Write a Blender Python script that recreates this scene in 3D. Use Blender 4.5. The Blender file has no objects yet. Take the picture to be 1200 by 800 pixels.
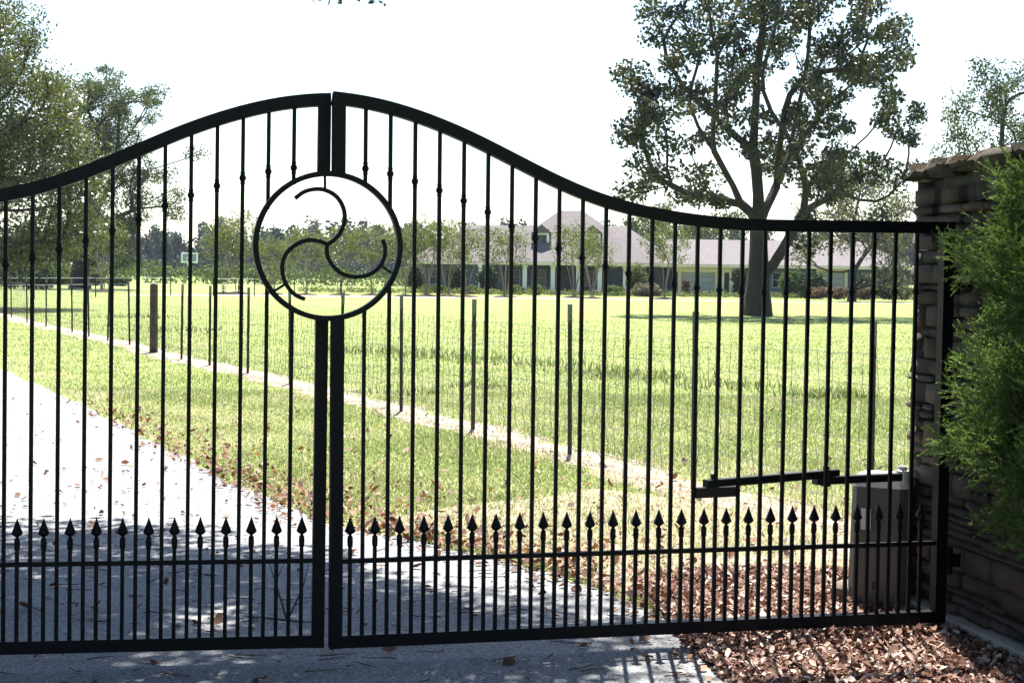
import bpy, math, random
import numpy as np
from mathutils import Vector, Matrix
R = math.radians
rng = np.random.default_rng(7)
random.seed(7)
sc = bpy.context.scene
col = sc.collection

# ------------------------------------------------------------------ camera, sky, sun, exposure
FPX, HORIZ, ROLL, HC = 1950.0, 320.5, 0.0125, 1.58
PITCH = math.atan((400 - HORIZ) / FPX)
_fw = np.array([0, math.cos(PITCH), -math.sin(PITCH)]); _u0 = np.array([0, math.sin(PITCH), math.cos(PITCH)]); _r0 = np.array([1., 0, 0])
_rt = math.cos(ROLL) * _r0 + math.sin(ROLL) * _u0
_up = -math.sin(ROLL) * _r0 + math.cos(ROLL) * _u0
CAM = np.array([0, 0, HC])
cd = bpy.data.cameras.new('camera'); cam = bpy.data.objects.new('camera', cd); col.objects.link(cam)
m = Matrix.Identity(4)
for i in range(3):
    m[i][0], m[i][1], m[i][2], m[i][3] = _rt[i], _up[i], -_fw[i], CAM[i]
cam.matrix_world = m
cd.sensor_width = 36; cd.lens = 36 * FPX / 1200; cd.clip_end = 5000; cd.clip_start = .05
sc.camera = cam

SUN_EL, SUN_AZ = R(64), R(2)           # azimuth measured from +Y towards +X
sun_dir = np.array([math.sin(SUN_AZ) * math.cos(SUN_EL), math.cos(SUN_AZ) * math.cos(SUN_EL), math.sin(SUN_EL)])
w = bpy.data.worlds.new('World'); sc.world = w; w.use_nodes = True
nt = w.node_tree; nt.nodes.clear()
sky = nt.nodes.new('ShaderNodeTexSky'); sky.sky_type = 'NISHITA'; sky.sun_disc = False
sky.sun_elevation = SUN_EL; sky.sun_rotation = SUN_AZ; sky.air_density = 1.0; sky.dust_density = 0.8; sky.ozone_density = 1.5
bg = nt.nodes.new('ShaderNodeBackground'); bg.inputs["Strength"].default_value = 0.07
wo = nt.nodes.new('ShaderNodeOutputWorld')
nt.links.new(sky.outputs[0], bg.inputs[0]); nt.links.new(bg.outputs[0], wo.inputs[0])
sl = bpy.data.lights.new('sun', 'SUN'); sl.energy = 5.0; sl.angle = R(0.53); sl.color = (1, .96, .88)
so = bpy.data.objects.new('sun', sl); col.objects.link(so)
so.rotation_euler = Vector(-sun_dir).to_track_quat('-Z', 'Y').to_euler(); so.location = (0, 20, 60)
sc.view_settings.view_transform = 'Standard'; sc.view_settings.look = 'None'
sc.view_settings.gamma = 1; sc.view_settings.exposure = 1.9
sc.cycles.max_bounces = 6; sc.cycles.volume_bounces = 0; sc.cycles.transparent_max_bounces = 8

# ------------------------------------------------------------------ helpers
def ray(x, y):
    d = _fw * FPX + _rt * (x - 600) - _up * (y - 400)
    return d
def gnd(x, y, z=0.0):
    d = ray(x, y); t = (z - CAM[2]) / d[2]; return CAM + d * t
def at(x, y, Y):
    d = ray(x, y); return CAM + d * (Y / d[1])
def pix(P):
    d = np.asarray(P, float) - CAM; z = d @ _fw
    return 600 + FPX * (d @ _rt) / z, 400 - FPX * (d @ _up) / z, z

def mesh_np(name, V, F, rnd=None, smooth=False):
    V = np.ascontiguousarray(V, dtype=np.float32); F = np.ascontiguousarray(F, dtype=np.int32)
    me = bpy.data.meshes.new(name); nf, k = F.shape
    me.vertices.add(len(V)); me.vertices.foreach_set('co', V.ravel())
    me.loops.add(nf * k); me.loops.foreach_set('vertex_index', F.ravel())
    me.polygons.add(nf); me.polygons.foreach_set('loop_start', np.arange(0, nf * k, k, dtype=np.int32))
    if smooth: me.polygons.foreach_set('use_smooth', np.ones(nf, dtype=bool))
    me.update(calc_edges=True)
    if rnd is not None:
        a = me.attributes.new('rnd', 'FLOAT', 'FACE'); a.data.foreach_set('value', np.asarray(rnd, dtype=np.float32))
    me.validate()
    return me
def tag(o, label=None, cat=None, group=None, kind=None):
    if label: o['label'] = label
    if cat: o['category'] = cat
    if group: o['group'] = group
    if kind: o['kind'] = kind
    return o
def link(name, me, mat=None, parent=None, loc=None):
    o = bpy.data.objects.new(name, me); col.objects.link(o)
    if mat and me is not None and len(me.materials) == 0: me.materials.append(mat)
    if parent: o.parent = parent
    if loc is not None: o.location = loc
    return o
def empty(name, loc=(0, 0, 0), label=None, cat=None, group=None, rz=0):
    o = bpy.data.objects.new(name, None); col.objects.link(o); o.location = loc; o.rotation_euler = (0, 0, rz)
    o.empty_display_size = .1
    return tag(o, label, cat, group)

class MB:
    """collects polygons"""
    def __init__(s): s.v = []; s.f = []
    def add(s, V, F):
        b = len(s.v); s.v += [tuple(map(float, p)) for p in V]; s.f += [tuple(b + i for i in f) for f in F]; return s
    def box(s, x0, x1, y0, y1, z0, z1):
        return s.add([(x0, y0, z0), (x1, y0, z0), (x1, y1, z0), (x0, y1, z0), (x0, y0, z1), (x1, y0, z1), (x1, y1, z1), (x0, y1, z1)],
                     [(3, 2, 1, 0), (4, 5, 6, 7), (0, 1, 5, 4), (1, 2, 6, 5), (2, 3, 7, 6), (3, 0, 4, 7)])
    def bar(s, a, b, wx, wy, upv=(0, 0, 1), ch=0.0):
        a, b = Vector(a), Vector(b); d = (b - a).normalized(); upv = Vector(upv)
        x = d.cross(upv)
        if x.length < 1e-4: x = d.cross(Vector((0, 1, 0)))
        x.normalize(); y = x.cross(d).normalized(); hx, hy = wx / 2, wy / 2
        if ch > 0:
            prof = [(hx, hy - ch), (hx - ch, hy), (-hx + ch, hy), (-hx, hy - ch), (-hx, -hy + ch), (-hx + ch, -hy), (hx - ch, -hy), (hx, -hy + ch)]
        else:
            prof = [(hx, hy), (-hx, hy), (-hx, -hy), (hx, -hy)]
        n = len(prof)
        V = [tuple(p + x * u + y * v) for p in (a, b) for u, v in prof]
        F = [tuple(range(n)), tuple(range(2 * n - 1, n - 1, -1))] + [(i, n + i, n + (i + 1) % n, (i + 1) % n) for i in range(n)]
        return s.add(V, F)
    def sweep(s, pts, wx, wy, nrm, closed=False):
        """flat bar swept along pts; nrm = fixed depth axis (wy along it)"""
        P = [Vector(p) for p in pts]; N = Vector(nrm).normalized(); n = len(P); V = []
        for i, p in enumerate(P):
            if closed: t = P[(i + 1) % n] - P[i - 1]
            else: t = P[min(i + 1, n - 1)] - P[max(i - 1, 0)]
            t.normalize(); x = t.cross(N).normalized()
            for u, v in ((.5, .5), (-.5, .5), (-.5, -.5), (.5, -.5)): V.append(tuple(p + x * u * wx + N * v * wy))
        F = []
        for i in range(n if closed else n - 1):
            j = (i + 1) % n
            for k in range(4): F.append((4 * i + k, 4 * j + k, 4 * j + (k + 1) % 4, 4 * i + (k + 1) % 4))
        if not closed: F += [(0, 1, 2, 3), (4 * n - 1, 4 * n - 2, 4 * n - 3, 4 * n - 4)]
        return s.add(V, F)
    def lathe(s, prof, n=8, c=(0, 0, 0), axis='z', rot=0.0):
        V = []; F = []
        for r, z in prof:
            for i in range(n):
                a = rot + 2 * math.pi * i / n; V.append((c[0] + r * math.cos(a), c[1] + r * math.sin(a), c[2] + z))
        for k in range(len(prof) - 1):
            for i in range(n):
                j = (i + 1) % n; F.append((k * n + i, k * n + j, (k + 1) * n + j, (k + 1) * n + i))
        F += [tuple(range(n - 1, -1, -1)), tuple((len(prof) - 1) * n + i for i in range(n))]
        return s.add(V, F)
    def tube(s, pts, rad, n=6):
        P = [Vector(p) for p in pts]; V = []; F = []
        for i, p in enumerate(P):
            t = (P[min(i + 1, len(P) - 1)] - P[max(i - 1, 0)]).normalized()
            x = t.cross(Vector((.3, .9, .2))).normalized(); y = t.cross(x)
            r = rad[i] if hasattr(rad, '__len__') else rad
            for k in range(n):
                a = 2 * math.pi * k / n; V.append(tuple(p + (x * math.cos(a) + y * math.sin(a)) * r))
        for i in range(len(P) - 1):
            for k in range(n):
                j = (k + 1) % n; F.append((i * n + k, i * n + j, (i + 1) * n + j, (i + 1) * n + k))
        F += [tuple(range(n - 1, -1, -1)), tuple((len(P) - 1) * n + k for k in range(n))]
        return s.add(V, F)
    def mesh(s, name, smooth=False):
        me = bpy.data.meshes.new(name); me.from_pydata(s.v, [], s.f); me.update()
        import bmesh
        bm = bmesh.new(); bm.from_mesh(me); bmesh.ops.recalc_face_normals(bm, faces=bm.faces); bm.to_mesh(me); bm.free()
        if smooth: me.polygons.foreach_set('use_smooth', np.ones(len(me.polygons), dtype=bool))
        return me
    def build(s, name, mat, parent=None, loc=None, smooth=False):
        return link(name, s.mesh(name, smooth), mat, parent, loc)

# ------------------------------------------------------------------ materials
def newmat(name):
    mt = bpy.data.materials.new(name); mt.use_nodes = True; t = mt.node_tree
    b = t.nodes['Principled BSDF']; return mt, t, b
def N(t, typ, **kw):
    n = t.nodes.new(typ)
    for k, v in kw.items(): setattr(n, k, v)
    return n
def ramp(t, stops, interp='LINEAR'):
    r = t.nodes.new('ShaderNodeValToRGB'); r.color_ramp.interpolation = interp; e = r.color_ramp.elements
    while len(e) < len(stops): e.new(.5)
    for i, (p, c) in enumerate(stops): e[i].position = p; e[i].color = (*c, 1)
    return r
def noise(t, scale, detail=4, rough=.55, src=None):
    n = t.nodes.new('ShaderNodeTexNoise'); n.inputs['Scale'].default_value = scale; n.inputs['Detail'].default_value = detail; n.inputs['Roughness'].default_value = rough
    if src is not None: t.links.new(src, n.inputs['Vector'])
    return n
def coords(t, kind='Object'):
    return t.nodes.new('ShaderNodeTexCoord').outputs[kind]
def bump(t, b, h, strength=.4, dist=.01):
    n = t.nodes.new('ShaderNodeBump'); n.inputs['Strength'].default_value = strength; n.inputs['Distance'].default_value = dist
    t.links.new(h, n.inputs['Height']); t.links.new(n.outputs[0], b.inputs['Normal'])
def mix(t, fac, a, b, mode='MIX'):
    n = t.nodes.new('ShaderNodeMix'); n.data_type = 'RGBA'; n.blend_type = mode
    for s, v in ((n.inputs[0], fac), (n.inputs[6], a), (n.inputs[7], b)):
        if hasattr(v, 'links'): t.links.new(v, s)
        elif isinstance(v, tuple): s.default_value = (*v, 1)
        else: s.default_value = v
    return n.outputs[2]
def simple(name, c1, c2=None, scale=8, rough=.7, bs=.3, bd=.01, bscale=None, metal=0, detail=5, coord='Object', spec=.5):
    mt, t, b = newmat(name); b.inputs['Roughness'].default_value = rough; b.inputs['Metallic'].default_value = metal
    b.inputs['Specular IOR Level'].default_value = spec
    c = coords(t, coord); n = noise(t, scale, detail, src=c)
    r = ramp(t, [(.3, c1), (.7, c2 or tuple(x * .75 for x in c1))]); t.links.new(n.outputs[0], r.inputs[0]); t.links.new(r.outputs[0], b.inputs['Base Color'])
    if bs: bump(t, b, noise(t, bscale or scale * 3, 5, src=c).outputs[0], bs, bd)
    return mt
def leafmat(name, stops, trans=.4, rough=.6, spec=.18, tcol=None):
    mt, t, b = newmat(name)
    a = N(t, 'ShaderNodeAttribute'); a.attribute_name = 'rnd'
    r = ramp(t, stops); t.links.new(a.outputs['Fac'], r.inputs[0]); t.links.new(r.outputs[0], b.inputs['Base Color'])
    b.inputs['Roughness'].default_value = rough; b.inputs['Specular IOR Level'].default_value = spec
    if trans > 0:
        tr = N(t, 'ShaderNodeBsdfTranslucent'); ms = N(t, 'ShaderNodeMixShader'); ms.inputs[0].default_value = trans
        tc = mix(t, 1.0, r.outputs[0], tcol or (1.25, 1.35, .6), 'MULTIPLY')
        t.links.new(tc, tr.inputs[0]); out = t.nodes['Material Output']
        t.links.new(b.outputs[0], ms.inputs[1]); t.links.new(tr.outputs[0], ms.inputs[2]); t.links.new(ms.outputs[0], out.inputs[0])
    return mt

M = {}
M['iron'] = simple('black_gate_paint', (.0022, .0022, .0035), (.004, .004, .006), 30, .45, .12, .002, 120, spec=.12)
M['galv'] = simple('galvanised_wire', (.55, .55, .55), (.35, .34, .33), 20, .45, 0, metal=.6)
M['wire'] = simple('dull_weathered_wire', (.16, .15, .14), (.08, .075, .07), 9, .6, 0)
M['tpost'] = simple('dark_green_post_paint', (.007, .008, .007), (.014, .013, .011), 15, .6, .2, .003)
M['ttip'] = simple('weathered_pale_paint', (.16, .18, .14), (.09, .10, .07), 25, .7, .2, .003)
M['wood'] = simple('weathered_post_wood', (.075, .055, .04), (.04, .03, .022), 6, .9, .6, .01, 30)
M['woodtop'] = simple('bleached_end_grain', (.42, .38, .32), (.3, .27, .22), 20, .9, .4, .005)
M['bark'] = simple('tree_bark', (.042, .034, .028), (.022, .018, .015), 3.5, .95, .9, .05, 9)
M['barkpale'] = simple('smooth_pale_bark', (.24, .19, .15), (.15, .115, .09), 5, .8, .4, .02, 14)
M['concrete'] = simple('footing_concrete', (.34, .33, .30), (.24, .235, .22), 5, .9, .4, .006, 60)
M['mortar'] = simple('recessed_mortar', (.09, .085, .08), (.05, .047, .045), 20, .95, .6, .01)
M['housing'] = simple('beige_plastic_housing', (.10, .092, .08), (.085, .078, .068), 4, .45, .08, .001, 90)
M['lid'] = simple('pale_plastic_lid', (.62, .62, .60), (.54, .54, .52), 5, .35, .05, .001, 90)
M['sticker'] = simple('paper_sticker', (.72, .70, .66), (.6, .58, .54), 40, .6, 0)
M['steel'] = simple('dark_steel_arm', (.014, .014, .016), (.009, .009, .01), 30, .5, .1, .001, metal=.5)
M['boulder'] = simple('field_rock', (.20, .15, .105), (.10, .075, .055), 9, .9, .8, .02, 25)
M['shingle'] = None
M['wallblue'] = simple('slate_blue_siding', (.085, .115, .175), (.07, .10, .155), 2, .8, .1, .01)
M['wframe'] = simple('grey_blue_window_paint', (.26, .29, .34), (.22, .25, .30), 3, .6, 0)
M['cream'] = simple('cream_trim_paint', (.72, .64, .50), (.66, .58, .45), 3, .6, 0)
M['white'] = simple('white_trim_paint', (.8, .8, .8), (.74, .74, .75), 3, .5, 0)
M['gdoor'] = simple('grey_garage_door_paint', (.34, .36, .40), (.30, .32, .36), 1.5, .5, 0)
M['glass'] = simple('dark_window_glass', (.015, .02, .03), (.025, .03, .04), 1, .08, 0)
M['bbwhite'] = simple('white_backboard', (.8, .8, .8), (.75, .75, .75), 3, .5, 0)
M['bbred'] = simple('orange_rim', (.5, .1, .03), None, 3, .5, 0)
M['pole'] = simple('dark_pole_paint', (.03, .03, .035), None, 3, .5, 0)
M['twig'] = simple('dry_twig', (.07, .05, .04), (.04, .03, .025), 12, .9, .4, .003)
# stones: one material, tint per object
def stone_mat():
    mt, t, b = newmat('stacked_ledge_stone'); b.inputs['Roughness'].default_value = .92
    oi = N(t, 'ShaderNodeObjectInfo'); c = coords(t)
    r = ramp(t, [(0, (.055, .043, .034)), (.25, (.09, .066, .048)), (.45, (.11, .088, .07)), (.65, (.075, .067, .062)), (.85, (.17, .15, .135)), (1, (.14, .075, .042))])
    t.links.new(oi.outputs['Random'], r.inputs[0])
    ad = N(t, 'ShaderNodeVectorMath', operation='ADD'); t.links.new(c, ad.inputs[0]); t.links.new(oi.outputs['Random'], ad.inputs[1])
    n = noise(t, 14, 6, .65, ad.outputs[0]); rr = ramp(t, [(.25, (.45, .45, .45)), (.75, (1.35, 1.3, 1.25))]); t.links.new(n.outputs[0], rr.inputs[0])
    t.links.new(mix(t, 1, r.outputs[0], rr.outputs[0], 'MULTIPLY'), b.inputs['Base Color'])
    bump(t, b, noise(t, 35, 8, .7, ad.outputs[0]).outputs[0], .9, .02); return mt
M['stone'] = stone_mat()
def shingle_mat():
    mt, t, b = newmat('asphalt_shingles'); b.inputs['Roughness'].default_value = .95; c = coords(t)
    n = noise(t, 3.0, 6, .7, c); r = ramp(t, [(.3, (.105, .09, .093)), (.7, (.155, .135, .138))]); t.links.new(n.outputs[0], r.inputs[0])
    wv = N(t, 'ShaderNodeTexWave'); wv.bands_direction = 'Z'; wv.inputs['Scale'].default_value = 2.3; wv.inputs['Distortion'].default_value = .6; t.links.new(c, wv.inputs[0])
    r2 = ramp(t, [(0, (.8, .8, .8)), (.25, (1, 1, 1))]); t.links.new(wv.outputs['Fac'], r2.inputs[0])
    t.links.new(mix(t, 1, r.outputs[0], r2.outputs[0], 'MULTIPLY'), b.inputs['Base Color']); return mt
M['shingle'] = shingle_mat()
def lawn_mat():
    mt, t, b = newmat('lawn_turf'); b.inputs['Roughness'].default_value = .9; b.inputs['Specular IOR Level'].default_value = .15; c = coords(t)
    big = noise(t, .22, 4, .55, c); med = noise(t, 1.3, 5, .6, c); fine = noise(t, 26, 6, .75, c); patch = noise(t, .55, 5, .62, c)
    g = ramp(t, [(.28, (.125, .17, .05)), (.5, (.17, .222, .068)), (.72, (.225, .265, .10))]); t.links.new(med.outputs[0], g.inputs[0])
    g2 = mix(t, .45, g.outputs[0], (.20, .25, .085)); 
    rp = ramp(t, [(.56, (0, 0, 0)), (.70, (.75, .75, .75))]); t.links.new(patch.outputs[0], rp.inputs[0])
    dry = mix(t, rp.outputs[0], g2, (.29, .25, .155))
    rb = ramp(t, [(.3, (.82, .85, .8)), (.7, (1.12, 1.08, 1.0))]); t.links.new(big.outputs[0], rb.inputs[0])
    d2 = mix(t, 1, dry, rb.outputs[0], 'MULTIPLY')
    rf = ramp(t, [(.3, (.45, .5, .4)), (.62, (1.25, 1.22, 1.15))]); t.links.new(fine.outputs[0], rf.inputs[0])
    t.links.new(mix(t, 1, d2, rf.outputs[0], 'MULTIPLY'), b.inputs['Base Color'])
    bump(t, b, fine.outputs[0], .5, .03); return mt
M['lawn'] = lawn_mat()
def drive_mat():
    mt, t, b = newmat('pale_drive_aggregate'); b.inputs['Roughness'].default_value = .9; b.inputs['Specular IOR Level'].default_value = .2; c = coords(t)
    fine = noise(t, 85, 5, .85, c); big = noise(t, 1.1, 5, .6, c)
    v = N(t, 'ShaderNodeTexVoronoi'); v.inputs['Scale'].default_value = 52; t.links.new(c, v.inputs['Vector'])
    r = ramp(t, [(.36, (.075, .08, .09)), (.5, (.235, .24, .252)), (.64, (.52, .52, .53))]); t.links.new(fine.outputs[0], r.inputs[0])
    rb = ramp(t, [(.3, (.78, .78, .8)), (.7, (1.12, 1.1, 1.06))]); t.links.new(big.outputs[0], rb.inputs[0])
    rv = ramp(t, [(.0, (1.15, 1.15, 1.15)), (.5, (.75, .75, .75))]); t.links.new(v.outputs['Distance'], rv.inputs[0])
    a = mix(t, 1, r.outputs[0], rb.outputs[0], 'MULTIPLY')
    t.links.new(mix(t, 1, a, rv.outputs[0], 'MULTIPLY'), b.inputs['Base Color']); bump(t, b, v.outputs['Distance'], .7, .008); return mt
M['drive'] = drive_mat()
def dirt_mat(name, a, b_, c_):
    mt, t, b = newmat(name); b.inputs['Roughness'].default_value = .95; b.inputs['Specular IOR Level'].default_value = .1; c = coords(t)
    n = noise(t, 5, 6, .7, c); r = ramp(t, [(.3, a), (.52, b_), (.72, c_)]); t.links.new(n.outputs[0], r.inputs[0])
    f = noise(t, 70, 5, .8, c); rf = ramp(t, [(.3, (.65, .63, .6)), (.65, (1.2, 1.2, 1.2))]); t.links.new(f.outputs[0], rf.inputs[0])
    t.links.new(mix(t, 1, r.outputs[0], rf.outputs[0], 'MULTIPLY'), b.inputs['Base Color']); bump(t, b, f.outputs[0], .8, .02); return mt
M['dirt'] = dirt_mat('pale_worn_dirt', (.20, .15, .11), (.34, .28, .225), (.50, .435, .38))
M['thin'] = dirt_mat('thin_straw_turf', (.22, .20, .12), (.33, .285, .20), (.46, .40, .33))
M['mulch'] = dirt_mat('dark_mulch_soil', (.035, .022, .016), (.085, .05, .034), (.16, .10, .07))
M['gravel'] = dirt_mat('white_gravel', (.20, .24, .10), (.38, .36, .30), (.52, .50, .46))
# foliage
M['oakleaf'] = leafmat('oak_leaves', [(0, (.028, .036, .016)), (.4, (.06, .07, .028)), (.75, (.105, .112, .05)), (.92, (.17, .16, .07)), (1, (.24, .17, .09))], .33, .34, .6)
M['oakfar'] = leafmat('grey_green_leaves', [(0, (.025, .034, .02)), (.5, (.05, .062, .03)), (.85, (.085, .095, .048)), (1, (.19, .15, .085))], .35)
M['pecanleaf'] = leafmat('dark_glossy_leaves', [(0, (.014, .019, .010)), (.5, (.028, .034, .016)), (.82, (.05, .054, .026)), (.93, (.10, .08, .032)), (1, (.15, .105, .045))], .24, .42, .45)
M['mossy'] = leafmat('sparse_grey_foliage', [(0, (.05, .055, .045)), (.5, (.09, .09, .07)), (.85, (.13, .12, .085)), (1, (.21, .15, .09))], .35)
M['myrtle'] = leafmat('thin_light_green_leaves', [(0, (.055, .07, .028)), (.5, (.09, .11, .045)), (.85, (.13, .145, .065)), (1, (.27, .19, .10))], .45)
M['pine'] = leafmat('far_pine_needles', [(0, (.012, .024, .022)), (.5, (.022, .039, .031)), (1, (.042, .06, .04))], .15, .7, .15)
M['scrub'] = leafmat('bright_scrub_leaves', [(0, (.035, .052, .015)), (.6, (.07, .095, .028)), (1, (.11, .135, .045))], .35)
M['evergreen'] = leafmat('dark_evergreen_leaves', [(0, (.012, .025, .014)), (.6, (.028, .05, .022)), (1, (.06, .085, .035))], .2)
M['hedge'] = leafmat('mid_green_leaves', [(0, (.035, .06, .02)), (.6, (.075, .11, .035)), (1, (.13, .17, .06))], .3)
M['rosy'] = leafmat('rosy_brown_leaves', [(0, (.07, .04, .035)), (.6, (.13, .08, .065)), (1, (.2, .15, .10))], .3)
M['greyshrub'] = leafmat('purple_grey_leaves', [(0, (.09, .08, .08)), (.6, (.16, .14, .13)), (1, (.22, .20, .16))], .3)
M['cedar'] = leafmat('cedar_sprays', [(0, (.03, .05, .02)), (.45, (.075, .12, .04)), (.8, (.14, .20, .07)), (1, (.24, .28, .12))], .42)
M['blade'] = leafmat('grass_blades', [(0, (.11, .145, .058)), (.36, (.19, .23, .105)), (.62, (.29, .31, .18)), (.80, (.43, .385, .30)), (1, (.66, .59, .51))], .4, tcol=(1.15, 1.2, .7))
M['dryleaf'] = leafmat('fallen_dry_leaves', [(0, (.045, .02, .013)), (.35, (.10, .038, .022)), (.6, (.16, .075, .042)), (.85, (.25, .14, .085)), (1, (.44, .33, .23))], .15, .65, .25, (1.2, .9, .6))
M['litter'] = leafmat('leaf_litter', [(0, (.05, .022, .016)), (.35, (.12, .052, .037)), (.6, (.21, .115, .085)), (.8, (.38, .27, .215)), (1, (.62, .53, .47))], .1, .7, .2, (1.2, .9, .6))

# ------------------------------------------------------------------ ground
def inpoly(px, py, poly):
    poly = np.asarray(poly); inside = np.zeros(len(px), bool); j = len(poly) - 1
    for i in range(len(poly)):
        xi, yi = poly[i]; xj, yj = poly[j]
        c = ((yi > py) != (yj > py)) & (px < (xj - xi) * (py - yi) / (yj - yi + 1e-12) + xi); inside ^= c; j = i
    return inside
def distline(px, py, line):
    d = np.full(len(px), 1e9); line = np.asarray(line, float)
    for a, b in zip(line[:-1], line[1:]):
        ab = b - a; t = np.clip(((px - a[0]) * ab[0] + (py - a[1]) * ab[1]) / (ab @ ab), 0, 1)
        d = np.minimum(d, np.hypot(px - a[0] - t * ab[0], py - a[1] - t * ab[1]))
    return d
def dens(line, step):
    line = np.asarray(line, float); out = []
    for a, b in zip(line[:-1], line[1:]):
        n = max(1, int(np.linalg.norm(b - a) / step)); out += [a + (b - a) * k / n for k in range(n)]
    return np.array(out + [line[-1]])
def sheet(name, poly, z, mat, kind='structure'):
    me = bpy.data.meshes.new(name); me.from_pydata([(x, y, z) for x, y in poly], [], [tuple(range(len(poly)))]); me.update()
    import bmesh
    bm = bmesh.new(); bm.from_mesh(me); bmesh.ops.triangulate(bm, faces=bm.faces); bmesh.ops.recalc_face_normals(bm, faces=bm.faces)
    if sum(f.normal.z for f in bm.faces) < 0: bmesh.ops.reverse_faces(bm, faces=bm.faces)
    bm.to_mesh(me); bm.free()
    return tag(link(name, me, mat), kind=kind)
g = MB(); S = 1300
g.add([(-S, -S, 0), (S, -S, 0), (S, S, 0), (-S, S, 0)], [(0, 1, 2, 3)])
tag(g.build('ground', M['lawn']), kind='structure')

EDGE = np.array([(1.35, -8), (1.25, 0), (1.1, 4.5), (.9, 6.42), (.80, 7.43), (.44, 8.32), (-.18, 9.29), (-1.28, 10.6), (-2.54, 13.41), (-4.91, 19.13), (-7.97, 25.87), (-15, 40), (-27, 62), (-47, 95)])
LEFT = np.array([(-52.5, 92), (-32, 59), (-20, 37.5), (-12.8, 23.8), (-9.6, 17), (-7.4, 11.6), (-6.0, 8.3), (-5.3, 6), (-5.4, 0), (-5.6, -8)])
def wobble(p, amp):
    q = p.copy(); n = len(q); ph = rng.uniform(0, 6, 8)
    s = np.cumsum(np.r_[0, np.linalg.norm(np.diff(p, axis=0), axis=1)])
    q[:, 0] += amp * (np.sin(s * 2.1 + ph[0]) * .5 + np.sin(s * 5.3 + ph[1]) * .3 + np.sin(s * 11 + ph[2]) * .25 + rng.normal(0, .2, n))
    q[:, 1] += amp * .6 * (np.sin(s * 3.1 + ph[3]) * .5 + np.sin(s * 8.3 + ph[4]) * .3)
    return q
edgeD = wobble(dens(EDGE, .12), .06)
driveP = np.r_[edgeD, wobble(dens(LEFT, .3), .06)]
sheet('driveway', driveP, .004, M['drive'])

POSTS = [(3.10, 8.10), (2.21, 10.15), (1.36, 12.25), (.52, 14.59), (-.38, 16.79), (-1.25, 18.86), (-2.17, 21.0), (-3.1, 23.25), (-4.05, 25.5), (-5.0, 27.5), (-5.81, 29.23), (-6.79, 31.51), (-7.95, 34.57), (-8.9, 36.6), (-9.8, 38.5), (-10.9, 41.2), (-12.5, 44.6), (-14.0, 48.0), (-15.78, 52.4), (-17.6, 56.5), (-19.5, 61)]
FL = np.array(POSTS)
def offs(line, d):
    t = np.gradient(line, axis=0); t /= np.linalg.norm(t, axis=1)[:, None]
    return line + np.c_[-t[:, 1], t[:, 0]] * d
fd = dens(FL, .25)
pathP = np.r_[wobble(offs(fd, .36), .19), wobble(offs(fd, -.34), .19)[::-1]]
sheet('dirt_path', pathP, .004, M['dirt'])
# bare patches worn in the verge
def blob(cx, cy, rx, ry, n=26):
    a = np.linspace(0, 2 * np.pi, n, endpoint=False); k = 1 + .22 * np.sin(2 * a + rng.uniform(0, 6)) + .16 * np.sin(3 * a + rng.uniform(0, 6)) + rng.normal(0, .07, n)
    return np.c_[cx + rx * k * np.cos(a), cy + ry * k * np.sin(a)]
PATCH = []
VERGE = np.array([(.75, 7.9), (.5, 8.5), (-.1, 9.5), (-.9, 10.5), (-.2, 11.3), (.6, 12.2), (1.3, 11.6), (2.0, 10.4), (2.9, 9.0), (2.2, 8.75), (1.1, 8.8), (.72, 8.6)])
PATCH.append(wobble(dens(VERGE, .2), .10)); sheet('bare_patch', PATCH[0], .0068, M['thin'])
for (px, py, rx, ry) in ((1000, 645, .3, .25), (870, 660, .3, .2)):
    c = gnd(px, py); P = blob(c[0], c[1], rx, ry); PATCH.append(P); sheet('bare_patch', P, .0075 + .002 * len(PATCH) / 7, M['dirt'])
MULCH = np.r_[wobble(dens(np.array([(.98, 5.0), (.86, 6.42), (.74, 7.43), (.62, 8.1), (.75, 8.55), (1.1, 8.75), (1.7, 8.7), (2.15, 8.7), (2.6, 8.3), (3.2, 7.6), (3.3, 5.0)]), .12), .05)]
sheet('mulch_bed', MULCH, .008, M['mulch'])

# ------------------------------------------------------------------ gate
# one leaf is built in its own frame: u along the leaf, v up, w = depth (local y)
TOPR = [(-.14, 2.176), (-.099, 2.177), (.073, 2.152), (.246, 2.104), (.423, 2.037), (.594, 1.957), (.783, 1.868), (.966, 1.797), (1.152, 1.751), (1.34, 1.723), (1.53, 1.706), (1.722, 1.702), (2.113, 1.704), (2.568, 1.706)]
KN = [1.876, 1.858, 1.830, 1.796, 1.756, 1.712, 1.657, 1.610, 1.567, 1.531, 1.497, 1.468, 1.446, 1.428, 1.412, 1.403, 1.398, 1.396, 1.395, 1.395, 1.396, 1.398, 1.400, 1.402, 1.402]
SP = .1006; MIDV = .299
RC, RR = np.array([-.147, 1.565]), .2875
TU = np.array([p[0] for p in TOPR]); TV = np.array([p[1] for p in TOPR])
def topv(u):
    # smooth the measured outer edge
    us = np.linspace(-.16, 2.6, 93); vs = np.interp(us, TU, TV); k = np.array([1, 2, 3, 2, 1]) / 9.
    for _ in range(3): vs = np.r_[vs[:2], np.convolve(vs, k, 'valid'), vs[-2:]]
    return np.interp(u, us, vs)
bar_col = MB().lathe([(.0075, -.026), (.0105, -.023), (.0105, -.017), (.0085, -.0145), (.0130, -.007), (.0150, 0), (.0130, .007), (.0085, .0145), (.0105, .017), (.0105, .023), (.0075, .026)], 8, rot=R(22.5)).mesh('collar')
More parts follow.
